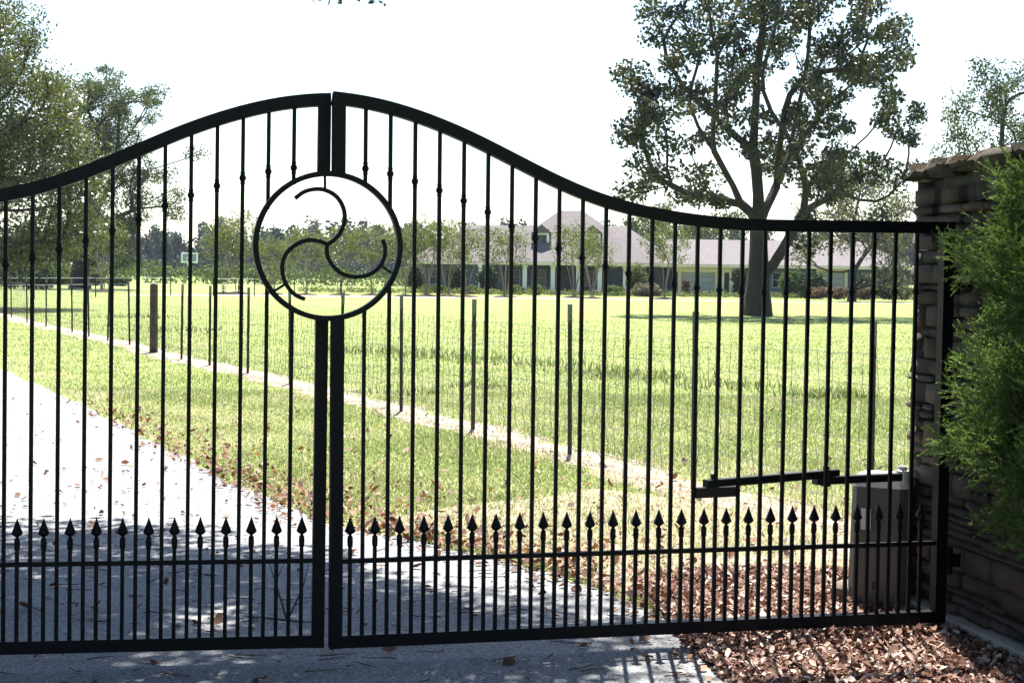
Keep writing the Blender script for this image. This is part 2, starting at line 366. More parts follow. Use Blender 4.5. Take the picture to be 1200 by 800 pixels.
tip_me = MB().lathe([(.0072, -.132), (.0072, -.128), (.0112, -.122), (.0122, -.102), (.0112, -.084), (.0065, -.078), (.0065, -.074), (.015, -.069), (.0235, -.061), (.0165, -.043), (.009, -.024), (.004, -.010), (.0006, 0)], 8, rot=R(22.5)).mesh('spear_tip')
spear_me = MB().bar((0, 0, -.002), (0, 0, .352), .0155, .0155, ch=.0012).mesh('spear_picket')
for me_ in (bar_col, tip_me, spear_me): me_.materials.append(M['iron'])
def build_leaf(mat4, sgn, label, ring):
    """sgn=+1: leaf runs to +u from the meeting stile; ring: carries the round emblem"""
    root = empty('gate_leaf', label=label, cat='gate', group='two leaves of the driveway gate'); root.matrix_world = mat4
    us = lambda u: sgn * u
    # shift: local u=0 is first full picket on each leaf; meeting stile centre at u=-.107 (right) / +.1185 (left)
    st = -.108 if sgn > 0 else -.119
    hinge = 2.558
    fr = .0508
    I = M['iron']
    # top rail (curved)
    uu = np.linspace(st - fr / 2, hinge + fr / 2, 70)
    pts = [(us(u), 0, topv(u) - fr / 2 + .001) for u in uu]
    MB().sweep(pts, fr, fr, (0, 1, 0)).build('top_rail', I, root)
    MB().box(min(us(st + fr / 2), us(hinge - fr / 2)) , max(us(st + fr / 2), us(hinge - fr / 2)), -fr / 2, fr / 2, -fr, 0).build('bottom_rail', I, root)
    # mid rail: thin
    MB().box(min(us(st + fr / 2), us(hinge - fr / 2)), max(us(st + fr / 2), us(hinge - fr / 2)), -.0095, .0095, MIDV - .0095, MIDV + .0095).build('mid_rail', I, root)
    rb = RC[1] - math.sqrt(max(0, RR ** 2 - (st - RC[0]) ** 2)) - .006
    rt_ = RC[1] + math.sqrt(max(0, RR ** 2 - (st - RC[0]) ** 2)) + .006
    zt = topv(st) - fr
    MB().box(us(st) - fr / 2, us(st) + fr / 2, -fr / 2 - .001, fr / 2 + .001, -fr - .001, rb).build('meeting_stile', I, root)
    MB().box(us(st) - fr / 2, us(st) + fr / 2, -fr / 2 - .001, fr / 2 + .001, rt_, zt + .012).build('meeting_stile', I, root)
    MB().box(us(hinge) - fr / 2, us(hinge) + fr / 2, -fr / 2 - .001, fr / 2 + .001, -fr - .001, topv(hinge) - .003).build('hinge_stile', I, root)
    for z in (.22, 1.45):
        h = MB(); x0 = us(hinge + fr / 2)
        h.lathe([(.019, -.06), (.019, .06)], 10, c=(x0 + sgn * .02, 0, z))
        h.box(min(x0 + sgn * .02, x0 + sgn * .14), max(x0 + sgn * .02, x0 + sgn * .14), -.010, .010, z - .028, z + .028)
        h.build('hinge', I, root)
    for i in range(25):
        u = i * SP; ux = us(u); tv = topv(u) - fr * .8; segs = [(-.002, tv)]
        cx = RC[0] if sgn > 0 else -.146
        if abs(u - cx) < RR - .004:
            hgt = math.sqrt(RR ** 2 - (u - cx) ** 2); segs = [(-.002, RC[1] - hgt + .004), (RC[1] + hgt - .004, tv)]
        for (a, b) in segs:
            p = MB().bar((ux, 0, a), (ux, 0, b), .0155, .0155, ch=.0014).build('picket', I, root)
            if a < KN[i] < b: link('collar', bar_col, parent=p, loc=(ux, 0, KN[i]))
    for i in range(26):
        u = i * SP - .0503; ux = us(u)
        p = link('spear_picket', spear_me, parent=root, loc=(ux, 0, 0)); link('spear_tip', tip_me, parent=p, loc=(0, 0, .481))
    if ring:
        a = np.linspace(0, 2 * np.pi, 96, endpoint=False)
        rg = MB().sweep([(RC[0] + RR * math.cos(t), 0, RC[1] + RR * math.sin(t)) for t in a], .021, .040, (0, 1, 0), True).build('ring', I, root)
        scr = [[(-.152, 1.573), (-.129, 1.586), (-.099, 1.62), (-.082, 1.671), (-.089, 1.722), (-.117, 1.764), (-.16, 1.787), (-.202, 1.79), (-.245, 1.778), (-.28, 1.752)],
               [(-.152, 1.573), (-.188, 1.585), (-.231, 1.587), (-.273, 1.571), (-.311, 1.537), (-.329, 1.49), (-.323, 1.435), (-.297, 1.389), (-.267, 1.365), (-.238, 1.354)],
               [(-.152, 1.573), (-.152, 1.534), (-.132, 1.492), (-.094, 1.458), (-.042, 1.444), (.01, 1.451), (.052, 1.477), (.076, 1.516), (.082, 1.559), (.071, 1.595)]]
        for P in scr:
            P = np.array(P); Q = []
            for i in range(len(P) - 1):       # Catmull-Rom
                p0, p1, p2, p3 = P[max(i - 1, 0)], P[i], P[i + 1], P[min(i + 2, len(P) - 1)]
                for t in np.linspace(0, 1, 5, endpoint=False): Q.append(.5 * (2 * p1 + (p2 - p0) * t + (2 * p0 - 5 * p1 + 4 * p2 - p3) * t ** 2 + (3 * p1 - p0 - 3 * p2 + p3) * t ** 3))
            Q.append(P[-1])
            MB().sweep([(q[0], 0, q[1]) for q in Q], .0165, .016, (0, 1, 0)).build('scroll', I, rg)
        for a_, b_ in (((-.162, 1.845), (-.161, 1.79)), ((-.36, 1.385), (-.319, 1.411)), ((.065, 1.49), (.108, 1.462))):
            MB().bar((a_[0], 0, a_[1]), (b_[0], 0, b_[1]), .010, .010, (0, 1, 0)).build('strut', I, rg)
    return root
def leaf_frame(yaw, sag, lean, x0, y0, z0):
    U = Vector((math.cos(yaw) * math.cos(sag), math.sin(yaw) * math.cos(sag), math.sin(sag))); n = Vector((-math.sin(yaw), math.cos(yaw), 0))
    V = -n.cross(U); V.normalize(); V = V * math.cos(lean) + n * math.sin(lean); V.normalize()
    if V.z < 0: V = -V
    Nn = V.cross(U).normalized()
    mt = Matrix.Identity(4)
    for i in range(3): mt[i][0], mt[i][1], mt[i][2], mt[i][3] = U[i], Nn[i], V[i], (x0, y0, z0)[i]
    return mt
MR = leaf_frame(.2358, .0024, -.0097, -.5943, 6.6914, .115)
ML = leaf_frame(.1846, -.0057, .0069, -.8894, 6.6616, .115)
build_leaf(MR, 1, 'black iron gate leaf carrying the round scroll emblem, hinged beside the stone pillar', True)
build_leaf(ML, -1, 'black iron gate leaf without the round emblem, standing across the pale driveway', False)

# ------------------------------------------------------------------ stone pillar
def chamfer_stone(seed, pull=.13, js=.03):
    """rough block: box with 2x2 faces, corners worn in, faces bulged and uneven (48 triangles)"""
    r = np.random.default_rng(seed); idx = {}; V = []; F = []
    for a in (-1, 0, 1):
        for b in (-1, 0, 1):
            for c in (-1, 0, 1):
                if a == b == c == 0: continue
                k = abs(a) + abs(b) + abs(c); sh = {3: 1 - pull * r.uniform(.5, 1.3), 2: 1 - pull * .35 * r.uniform(.2, 1.6), 1: 1 + r.uniform(-.05, .07)}[k]
                p = np.array([a, b, c]) * .5; p = p * np.array([1 - (1 - sh) * .45, sh, sh]) + r.normal(0, js, 3) * np.array([.8, 1, 1])
                if a == 0: p[0] += r.uniform(-.15, .15)
                idx[(a, b, c)] = len(V); V.append(p)
    for ax in range(3):
        o = [k for k in range(3) if k != ax]
        for sg in (-1, 1):
            for u in (-1, 0):
                for v in (-1, 0):
                    q = []
                    for du, dv in ((0, 0), (1, 0), (1, 1), (0, 1)):
                        t_ = [0, 0, 0]; t_[ax] = sg; t_[o[0]] = u + du; t_[o[1]] = v + dv; q.append(idx[tuple(t_)])
                    F.append(q)
    me = MB().add(V, F).mesh('stone', True); me.materials.append(M['stone']); return me
STONES = [chamfer_stone(s) for s in range(14)]; CAPS = [chamfer_stone(40 + s, .10, .05) for s in range(8)]
def build_pillar(corner, yaw, L, T, H, label, joined, flip=1):
    """corner = far end of the face that looks on the drive; local x runs along that face, local +y into the wall"""
    root = empty('stone_pillar', (corner[0], corner[1], 0), label, 'pillar', rz=yaw)
    f = flip
    yb = lambda a, b: (min(f * a, f * b), max(f * a, f * b))
    y0, y1 = yb(-.07, T + .07); MB().box(-.07, L + .07, y0, y1, -.12, .085).build('footing', M['concrete'], root)
    y0, y1 = yb(.035, T - .035); MB().box(.035, L - .035, y0, y1, .085, H - .03).build('mortar_core', M['mortar'], root)
    blocks = []
    def face(length, place, depth=.10, big=1.0):
        z = .085
        while z < H - .11:
            h = rng.choice([.035, .045, .055, .07, .09, .105]) * rng.uniform(.9, 1.1) * big
            if z + h > H - .08: h = H - .075 - z
            x = -.012 + rng.uniform(-.01, .0)
            while x < length - .01:
                l = rng.uniform(.10, .27) * big
                if x + l > length - .09: l = length + .012 - x
                two = h > .10 and l > .12 and rng.random() < .25
                parts = [(z, h)] if not two else [(z, h * .5), (z + h * .5, h * .5)]
                for zz, hh in parts:
                    proud = rng.uniform(-.014, .030)
                    place(x + l / 2, zz + hh / 2, l - .010, hh - .009, depth, proud)
                x += l
            z += h
    def put(loc, size, rz):
        blocks.append((loc, size, rz))
    face(L, lambda a, z, l, h, d, p: put((a, f * (d / 2 - p - .012), z), (l, d, h), 0))
    face(T, lambda a, z, l, h, d, p: put((L - d / 2 + p + .012, f * a, z), (l, d, h), math.pi / 2), big=1.5)
    face(T, lambda a, z, l, h, d, p: put((d / 2 - p - .012, f * a, z), (l, d, h), math.pi / 2), big=1.45)
    back = []
    nb = len(blocks)
    face(L, lambda a, z, l, h, d, p: put((a, f * (T - d / 2 + p + .012), z), (l, d, h), 0), big=1.4)
    # cap course: rough overhanging slabs
    capn = len(blocks); x = -.05
    while x < L + .05:
        l = rng.uniform(.14, .34)
        if x + l > L - .06: l = L + .06 - x
        y = -.055
        for k in range(2):
            wy = (T + .11) / 2 * (1 if k else 1)
            put((x + l / 2, f * (y + wy / 2 + rng.normal(0, .008)), H - .035 + rng.normal(0, .010)), (l + .004, wy + .01, .072 + rng.uniform(-.012, .022)), rng.normal(0, .04)); y += wy
        x += l
    def joinmesh(items, name):
        mb = MB()
        for (loc, size, rz) in items:
            me = STONES[int(rng.integers(len(STONES)))]; c, s_ = math.cos(rz), math.sin(rz)
            V = [(loc[0] + c * v.co.x * size[0] - s_ * v.co.y * size[1], loc[1] + s_ * v.co.x * size[0] + c * v.co.y * size[1], loc[2] + v.co.z * size[2]) for v in me.vertices]
            mb.add(V, [tuple(p.vertices) for p in me.polygons])
        return tag(mb.build(name, M['stone'], root), kind='stuff')
    if joined:
        joinmesh(blocks, 'stonework'); return root
    joinmesh(blocks[nb:capn], 'stonework')
    for i, (loc, size, rz) in enumerate(blocks[:nb] + blocks[capn:]):
        o = link('stone' if i < nb else 'cap_stone', STONES[int(rng.integers(len(STONES)))] if i < nb else CAPS[int(rng.integers(8))], parent=root, loc=loc)
        o.scale = (size[0] * 1.02, size[1], size[2] * 1.03); o.rotation_euler = (rng.normal(0, .012), rng.normal(0, .015), rz)
    return root
PC = (1.915, 7.87); PYAW = math.atan2(-.984, .179)
build_pillar(PC, PYAW, 1.22, .62, 2.11, 'rough stacked stone pillar with concrete footing behind the green cedar', False, 1)
# the opposite pillar, out of the picture, that carries the other gate leaf
hl = ML @ Vector((-2.66, 0, 0))
build_pillar((hl.x - .12, hl.y + .55), -math.pi / 2 + .05, 1.22, .62, 2.11, 'stone pillar out of view carrying the gate leaf without the emblem', True, -1)

# ------------------------------------------------------------------ gate operator
op = empty('gate_operator', (1.775, 7.86, 0), 'beige gate opener box with folding black arm reaching to the gate', 'gate opener', rz=R(-28))
def taper(w0, d0, w1, d1, z0, z1, ch):
    mb = MB(); V = []
    for (ww, dd, z, k) in ((w0, d0, z0, ch), (w1, d1, z1, ch)):
        hx, hy = ww / 2, dd / 2
        V += [(hx, hy - k, z), (hx - k, hy, z), (-hx + k, hy, z), (-hx, hy - k, z), (-hx, -hy + k, z), (-hx + k, -hy, z), (hx - k, -hy, z), (hx, -hy + k, z)]
    F = [tuple(range(8)), tuple(range(15, 7, -1))] + [(i, 8 + i, 8 + (i + 1) % 8, (i + 1) % 8) for i in range(8)]
    return mb.add(V, F)
MB().box(-.19, .19, -.17, .17, -.05, .05).build('concrete_pad', M['concrete'], op)
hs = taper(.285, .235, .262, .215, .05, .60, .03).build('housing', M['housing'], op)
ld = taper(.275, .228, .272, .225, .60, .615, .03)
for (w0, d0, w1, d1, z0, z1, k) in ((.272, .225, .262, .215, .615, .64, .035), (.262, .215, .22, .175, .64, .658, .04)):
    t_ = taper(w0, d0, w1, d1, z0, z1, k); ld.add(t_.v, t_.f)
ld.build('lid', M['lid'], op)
MB().box(-.075, -.028, -.1235, -.1165, .40, .50).build('sticker', M['sticker'], hs)
MB().box(-.012, .012, -.128, -.114, .12, .16).build('latch', M['steel'], hs)
bpy.context.view_layer.update()
inv = op.matrix_world.inverted()
def opl(p): return tuple(inv @ Vector(p))
ZA = .70
pv = Vector(gnd(836, 566, ZA)); jt = Vector(gnd(968, 555, ZA)); sh = Vector(gnd(1058, 551, ZA))
d1 = (jt - pv).normalized(); d2 = (sh - jt).normalized()
MB().bar(opl(pv - d1 * .045), opl(jt + d1 * .07), .036, .036, ch=.003).build('arm', M['steel'], op)
arm2 = MB().bar(opl(jt - d2 * .06 - Vector((0, 0, .028))), opl(sh + d2 * .03 - Vector((0, 0, .028))), .045, .036, ch=.003).build('arm', M['steel'], op)
kn = MB().lathe([(.024, -.055), (.024, .02), (.016, .022), (.016, .034)], 10, c=opl(jt)); kn.build('arm_joint', M['steel'], op)
MB().lathe([(.022, -.05), (.022, .02), (.014, .022), (.014, .04)], 10, c=opl(pv)).build('arm_joint', M['steel'], op)
MB().lathe([(.03, -.06), (.03, .0), (.02, .005), (.02, .02)], 12, c=opl(sh)).build('output_shaft', M['lid'], op)
# bracket bolted on the back of the gate pickets
b0 = Vector(gnd(815, 577, ZA - .035)); b1 = Vector(gnd(864, 575, ZA - .035)); 
MB().bar(opl(b0), opl(b1), .03, .045, ch=.003).build('gate_bracket', M['steel'], op)

def rock(name, loc, s, label, seed=3):
    import bmesh
    bm = bmesh.new(); bmesh.ops.create_icosphere(bm, subdivisions=3, radius=1); r = np.random.default_rng(seed); a = r.normal(0, 1, (7, 3)); a /= np.linalg.norm(a, axis=1)[:, None]; h = r.uniform(.55, .85, 7)
    for v in bm.verts:
        for k in range(7):
            d = v.co.dot(Vector(a[k]))
            if d > h[k]: v.co -= Vector(a[k]) * (d - h[k]) * .85
        v.co = Vector((v.co.x * s[0], v.co.y * s[1], v.co.z * s[2]))
    me = bpy.data.meshes.new(name); bm.to_mesh(me); bm.free(); me.polygons.foreach_set('use_smooth', np.ones(len(me.polygons), bool))
    return tag(link(name, me, M['boulder'], loc=loc), label, 'rock')
c = gnd(994, 716); rock('boulder', (c[0], c[1] + .06, .065), (.085, .09, .075), 'small brown rock on the mulch beside the opener box')

# ------------------------------------------------------------------ field fence
fence = empty('wire_fence', (POSTS[4][0], POSTS[4][1], 0), 'wire mesh field fence on thin metal posts along the dirt strip', 'fence')
fx, fy = POSTS[4]
tp = MB()
tp.box(-.020, .020, -.0035, .0035, 0, 1.31); tp.box(-.004, .004, .0035, .034, 0, 1.31)
for k in range(22): tp.box(-.005, .005, -.011, -.0035, .12 + k * .052, .135 + k * .052)
tp_me = tp.mesh('post'); tp_me.materials.append(M['tpost'])
tip2 = MB().box(-.0215, .0215, -.005, .005, 1.16, 1.318); tip2.box(-.0055, .0055, .005, .0355, 1.16, 1.318); tip_m = tip2.mesh('post_tip'); tip_m.materials.append(M['ttip'])
for i, (x, y) in enumerate(POSTS):
    if i == 11:
        wp = MB().lathe([(.082, -.02), (.079, .1), (.076, 1.26), (.072, 1.30)], 12, c=(0, 0, 0)).build('wooden_post', M['wood'], fence, (x - fx, y - fy, 0), True)
        wp['label'] = 'thick weathered round wooden post'
        MB().lathe([(.0725, 1.299), (.066, 1.312), (.045, 1.318)], 12).build('post_end', M['woodtop'], wp)
        continue
    o = link('post', tp_me, parent=fence, loc=(x - fx, y - fy, 0)); o.rotation_euler = (rng.normal(0, .012), rng.normal(0, .012), R(25) + rng.normal(0, .3)); link('post_tip', tip_m, parent=o)
mb = MB()
HW = [.08, .19, .31, .44, .58, .74, .91, 1.10]
def tri(mb, a, b, r):
    a = np.array(a); b = np.array(b); d = b - a; d /= np.linalg.norm(d); x = np.cross(d, [.31, .52, .8]); x /= np.linalg.norm(x); y = np.cross(d, x)
    V = [p + (x * math.cos(k) + y * math.sin(k)) * r for p in (a, b) for k in (0, 2.094, 4.189)]
    mb.add(V, [(0, 3, 4, 1), (1, 4, 5, 2), (2, 5, 3, 0)])
for i in range(len(POSTS) - 1):
    a = np.array([POSTS[i][0] - fx, POSTS[i][1] - fy]); b = np.array([POSTS[i + 1][0] - fx, POSTS[i + 1][1] - fy]); Lg = np.linalg.norm(b - a)
    n = max(2, int(Lg / .155)); t = np.linspace(0, 1, n + 1)
    rad = .0016 + .000055 * max(0, POSTS[i][1])
    X = a + (b - a) * t[:, None]; nx = np.array([-(b - a)[1], (b - a)[0]]) / Lg
    off = np.array([[.012 * math.sin(3.1 * tt + 1.7 * k + i) + rng.normal(0, .006) for k in range(8)] for tt in t])
    zz = np.array([[HW[k] + .010 * math.sin(4 * tt + k + i) + rng.normal(0, .006) for k in range(8)] for tt in t])
    al = rng.normal(0, .012, (n + 1, 8))
    P = np.zeros((n + 1, 8, 3)); dirv = (b - a) / Lg
    P[:, :, 0] = X[:, None, 0] + nx[0] * (off - .02) + dirv[0] * al; P[:, :, 1] = X[:, None, 1] + nx[1] * (off - .02) + dirv[1] * al; P[:, :, 2] = zz
    for k in range(8):
        for j in range(n): tri(mb, P[j, k], P[j + 1, k], rad)
    for j in range(n):
        for k in range(7): tri(mb, P[j, k], P[j, k + 1], rad * .85)
tag(mb.build('wire_mesh', M['wire'], fence), kind='stuff')

# a second, thin fence far out in the field
ff = empty('far_wire_fence', (-21, 95, 0), 'low thin wire fence far out in the field before the small trees', 'fence')
ffp = [gnd(x, y) for x, y in ((-60, 353), (40, 350), (112, 348), (160, 346), (200, 346), (250, 347), (298, 347), (345, 348), (400, 349), (455, 350))]
for p in ffp: MB().box(-.03, .03, -.03, .03, 0, 1.15).build('post', M['tpost'], ff, (p[0] + 21, p[1] - 95, 0))
mb = MB()
for p, q in zip(ffp[:-1], ffp[1:]):
    for z in (.35, .7, 1.05): tri(mb, (p[0] + 21, p[1] - 95, z), (q[0] + 21, q[1] - 95, z), .008)
tag(mb.build('wire_strand', M['galv'], ff), kind='stuff')

# ------------------------------------------------------------------ trees
def leaf_cloud(C, n, sig, size, asp=.55, flat=0.0, r=rng, cr=None, droop=0):
    """n leaves round each centre C -> V,F,rnd (kite-shaped leaves, random attitude)"""
    C = np.asarray(C); K = len(C); sig = np.broadcast_to(np.asarray(sig, float), (K,))
    d = r.normal(0, 1, (K, n, 3)); d /= np.linalg.norm(d, axis=2)[..., None] + 1e-9
    rad = r.random((K, n, 1)) ** .45 * 1.7
    P = (C[:, None, :] + d * rad * sig[:, None, None] * np.array([1, 1, .8])).reshape(-1, 3); m_ = len(P)
    ax = r.normal(0, 1, (m_, 3)); ax[:, 2] -= droop; ax /= np.linalg.norm(ax, axis=1)[:, None]
    nn = r.normal(0, 1, (m_, 3)); nn[:, 2] += flat * np.sign(nn[:, 2]); sd = np.cross(ax, nn); sd /= np.linalg.norm(sd, axis=1)[:, None] + 1e-9
    L = size * r.uniform(.6, 1.3, (m_, 1)); W = L * asp * r.uniform(.8, 1.2, (m_, 1))
    V = np.stack([P - ax * L * .5, P + sd * W * .5, P + ax * L * .5, P - sd * W * .5], 1).reshape(-1, 3)
    F = np.arange(m_ * 4).reshape(-1, 4)
    base = r.random(K) if cr is None else cr
    rv = np.clip(np.repeat(base, n) * .45 + r.random(m_) * .55, 0, 1)
    return V, F, rv
def grow(seeds, clusters, tipr=.012, power=.5, step=.6, down=.25):
    """skeleton: seed polylines plus a limb from the nearest node to every cluster"""
    P = []; par = []; 
    for s in seeds:
        s = np.asarray(s, float); s = dens3(s, step); start = -1
        if P:
            A = np.array(P); start = int(np.argmin(np.linalg.norm(A - s[0], axis=1)))
        for q in s:
            P.append(q); par.append(start); start = len(P) - 1
    root_xy = P[0]
    clusters = sorted(list(clusters), key=lambda c: np.linalg.norm(c - P[0]))
    tips = []
    for c in clusters:
        A = np.array(P); v = c - A; d = np.linalg.norm(v, axis=1)
        pen = d + down * np.maximum(0, A[:, 2] - c[2]) + .25 * np.maximum(0, np.linalg.norm(A[:, :2] - root_xy[:2], axis=1) - np.linalg.norm(c[:2] - root_xy[:2]))
        pen[A[:, 2] < P[0][2] + .22 * (max(c[2], 1) - P[0][2])] += 3
        i = int(np.argmin(pen)); a = A[i]; n = max(1, int(d[i] / step))
        mid = (a + c) / 2 + np.array([rng.normal(0, .07), rng.normal(0, .07), .08]) * d[i]
        st = i
        for k in range(1, n + 1):
            t = k / n; q = (1 - t) ** 2 * a + 2 * t * (1 - t) * mid + t * t * c + rng.normal(0, .02, 3) * step
            P.append(q); par.append(st); st = len(P) - 1
        tips.append(st)
    cnt = np.zeros(len(P)); 
    for t in tips: cnt[t] += 1
    for i in range(len(P) - 1, -1, -1):
        if par[i] >= 0: cnt[par[i]] += max(cnt[i], .3)
    rad = tipr * np.maximum(cnt, .5) ** power
    A = np.array(P); pa = np.array(par)
    for _ in range(3):                       # ease the kinks where limbs leave each other
        w_ = np.zeros(len(A)); sm = np.zeros_like(A); ch = np.where(pa >= 0)[0]
        np.add.at(sm, pa[ch], A[ch] * cnt[ch][:, None]); np.add.at(w_, pa[ch], cnt[ch])
        k = (pa >= 0) & (w_ > 0) & (A[:, 2] > A[0, 2] + .8)
        A[k] = .4 * A[k] + .3 * A[pa[k]] + .3 * sm[k] / w_[k][:, None]
    return A, pa, rad
def dens3(line, step):
    line = np.asarray(line, float); out = []
    for a, b in zip(line[:-1], line[1:]):
        n = max(1, int(np.linalg.norm(b - a) / step)); out += [a + (b - a) * k / n for k in range(n)]
    return np.array(out + [line[-1]])
def tubes(P, par, rad, sides=7):
    i = np.where(par >= 0)[0]; a = P[par[i]]; b = P[i]; rb = rad[i]; ra = np.minimum(rad[par[i]], rb * 1.25)
    d = b - a; l = np.linalg.norm(d, axis=1); ok = l > 1e-5; a, b, ra, rb, d, l = a[ok], b[ok], ra[ok], rb[ok], d[ok], l[ok]; d = d / l[:, None]
    a = a - d * (ra * .35)[:, None]; b = b + d * (rb * .35)[:, None]
    x = np.cross(d, np.array([.23, .91, .34])); x /= np.linalg.norm(x, axis=1)[:, None]; y = np.cross(d, x)
    ang = np.linspace(0, 2 * np.pi, sides, endpoint=False)
    ring = x[:, None, :] * np.cos(ang)[None, :, None] + y[:, None, :] * np.sin(ang)[None, :, None]
    V = np.concatenate([a[:, None] + ring * ra[:, None, None], b[:, None] + ring * rb[:, None, None]], 1).reshape(-1, 3)
    n = len(a); base = np.arange(n)[:, None, None] * (2 * sides); k = np.arange(sides)
    F = np.stack([k, (k + 1) % sides, sides + (k + 1) % sides, sides + k], 1)[None] + base
    return V, F.reshape(-1, 4)
def make_tree(name, label, cat, base, seeds, clusters, leafn, sig, size, leafm, barkm=None, tipr=.012, power=.5, step=.6, flare=None, group=None, trunk_name='trunk', asp=.55, down=.25):
    base = np.asarray(base, float); root = empty(name, base, label, cat, group)
    P, par, rad = grow(seeds, clusters, tipr, power, step, down)
    if flare is not None:
        h = P[:, 2] - base[2]; near = np.linalg.norm(P[:, :2] - base[:2], axis=1) < flare[2]
        rad = np.where(near & (h < flare[1]), rad * (1 + flare[0] * np.exp(-h / (flare[1] * .35))), rad)
    V, F = tubes(P, par, rad); link(trunk_name, mesh_np(trunk_name, V - base, F, smooth=True), barkm or M['bark'], root)
    V, F, rv = leaf_cloud(np.asarray(clusters) , leafn, sig, size, asp)
    link('crown', mesh_np('crown', V - base, F, rv), leafm, root)
    return root
def lobes(L, Y, n, depth=1.0, r=rng):
    """cluster centres inside discs given as (px, py, radius_px), at distance Y; depth of each lobe like its width"""
    L = np.array(L, float); wts = L[:, 2] ** 2; wts /= wts.sum(); out = []
    tot = r.choice(len(L), n, p=wts); allx = L[:, 0]; cx = (allx.min() + allx.max()) / 2; hw = (allx.max() - allx.min()) / 2 + 20
    for k in tot:
        x, y, R_ = L[k]; a = r.uniform(0, 2 * np.pi); q = math.sqrt(r.random()) * R_
        px, py = x + q * math.cos(a), y + q * math.sin(a)
        half = hw / FPX * Y * math.sqrt(max(.15, 1 - ((px - cx) / hw) ** 2)) * depth
        out.append(at(px, py, Y + r.uniform(-half, half)))
    return np.array(out)
def pl(pts, Y, wig=0):
    return [at(x, y, Y + (dy[0] if dy else 0)) for x, y, *dy in pts]

# big tree in the lawn
Yp = 67.0; bp = gnd(888, 371); bp = at(888, 371, Yp); bp[2] = 0
seeds = [pl([(888, 371), (888, 330), (889, 290), (891, 250), (888, 200), (884, 140), (888, 80), (893, 10), (896, -50)], Yp),
         pl([(889, 256), (872, 236), (850, 200, -1), (832, 172, -1.5), (805, 148, -2), (792, 110, -2)], Yp),
         pl([(893, 250), (915, 215, 1), (926, 175, 1.5), (944, 145, 2), (968, 128, 2), (986, 108, 2.5)], Yp),
         pl([(889, 338), (905, 315), (922, 290, -1), (940, 245, -1.5), (958, 215, -2), (985, 185, -2), (1020, 160, -2.5)], Yp),
         pl([(930, 265, -1), (955, 238, -2), (985, 224, -2.5), (1024, 217, -3)], Yp),
         pl([(872, 236), (850, 228, -1), (822, 226, -1.5), (806, 215, -2)], Yp),
         pl([(906, 228, 1), (915, 170, 0), (920, 110, -1), (930, 50, -1)], Yp),
         pl([(832, 172, -1.5), (840, 120, -2.5), (836, 60, -3)], Yp),
         pl([(926, 175, 1.5), (940, 100, 2), (955, 40, 2)], Yp)]
seeds[0][0][2] = -.1
LB = [(790, 35, 48), (752, 95, 26), (775, 125, 42), (760, 180, 34), (800, 200, 36), (750, 225, 18), (845, 235, 16), (830, 85, 50), (845, 150, 38), (815, 232, 22), (880, 30, 60), (905, 100, 50), (905, 170, 38), (960, 20, 58), (975, 85, 45), (1005, 45, 52), (1035, 90, 36), (1050, 135, 34), (995, 150, 42), (1000, 205, 45), (1062, 190, 26), (955, 205, 36), (940, 160, 30), (870, -45, 70), (960, -45, 60), (800, -30, 35), (1072, 150, 14), (735, 150, 14), (940, 300, 15), (930, 312, 12), (866, 302, 11), (1030, 230, 26), (960, 250, 20)]
cl = lobes(LB, Yp, 330, .8)
make_tree('shade_tree', 'tall dark spreading tree with a forked trunk alone on the open lawn', 'tree', bp, seeds, cl, 125, rng.uniform(.24, .46, len(cl)), .20, M['pecanleaf'], tipr=.018, power=.55, flare=(.55, 2.5, 1.6), step=.7, asp=.6)

# sparse greyer tree close behind it
Yq = 112.0; bq = at(998, 350, Yq); bq[2] = 0
seeds = [pl([(998, 352), (998, 320), (1000, 290), (1004, 250), (1008, 215)], Yq), pl([(999, 322), (1012, 300), (1024, 270), (1035, 235)], Yq),
         pl([(998, 325), (975, 322), (950, 318), (925, 308), (912, 300)], Yq), pl([(1000, 290), (980, 265), (965, 235)], Yq)]
seeds[0][0][2] = -.1
cl = lobes([(1000, 215, 34), (965, 235, 30), (1035, 230, 34), (1020, 265, 38), (1045, 290, 32), (985, 270, 26), (950, 285, 18), (1050, 255, 26), (1055, 322, 20), (1035, 325, 16), (930, 296, 12), (1000, 190, 24)], Yq, 130, .8)
make_tree('mossy_tree', 'sparse grey-green tree with low limb standing before the house end', 'tree', bq, seeds, cl, 75, .55, .22, M['mossy'], tipr=.02, power=.52, flare=(.4, 2, 1.5), step=.8)

# tree behind the pillar, right side
Yr = 92.0; br = np.array([at(1180, 330, Yr)[0], Yr, 0])
seeds = [[br + [0, 0, -.1], br + [0, 0, 3], at(1178, 230, Yr), at(1172, 170, Yr), at(1180, 100, Yr)], pl([(1176, 215), (1150, 180), (1125, 150)], Yr)]
cl = lobes([(1165, 100, 36), (1195, 110, 40), (1130, 140, 26), (1120, 165, 22), (1160, 160, 34), (1200, 170, 34), (1230, 140, 60), (1105, 180, 14), (1215, 80, 36), (1150, 215, 35), (1210, 230, 50), (1105, 130, 8)], Yr, 130, .7)
make_tree('shade_tree', 'dense green tree rising behind the stone pillar', 'tree', br, seeds, cl, 110, rng.uniform(.35, .6, len(cl)), .19, M['oakfar'], tipr=.02, step=.8)

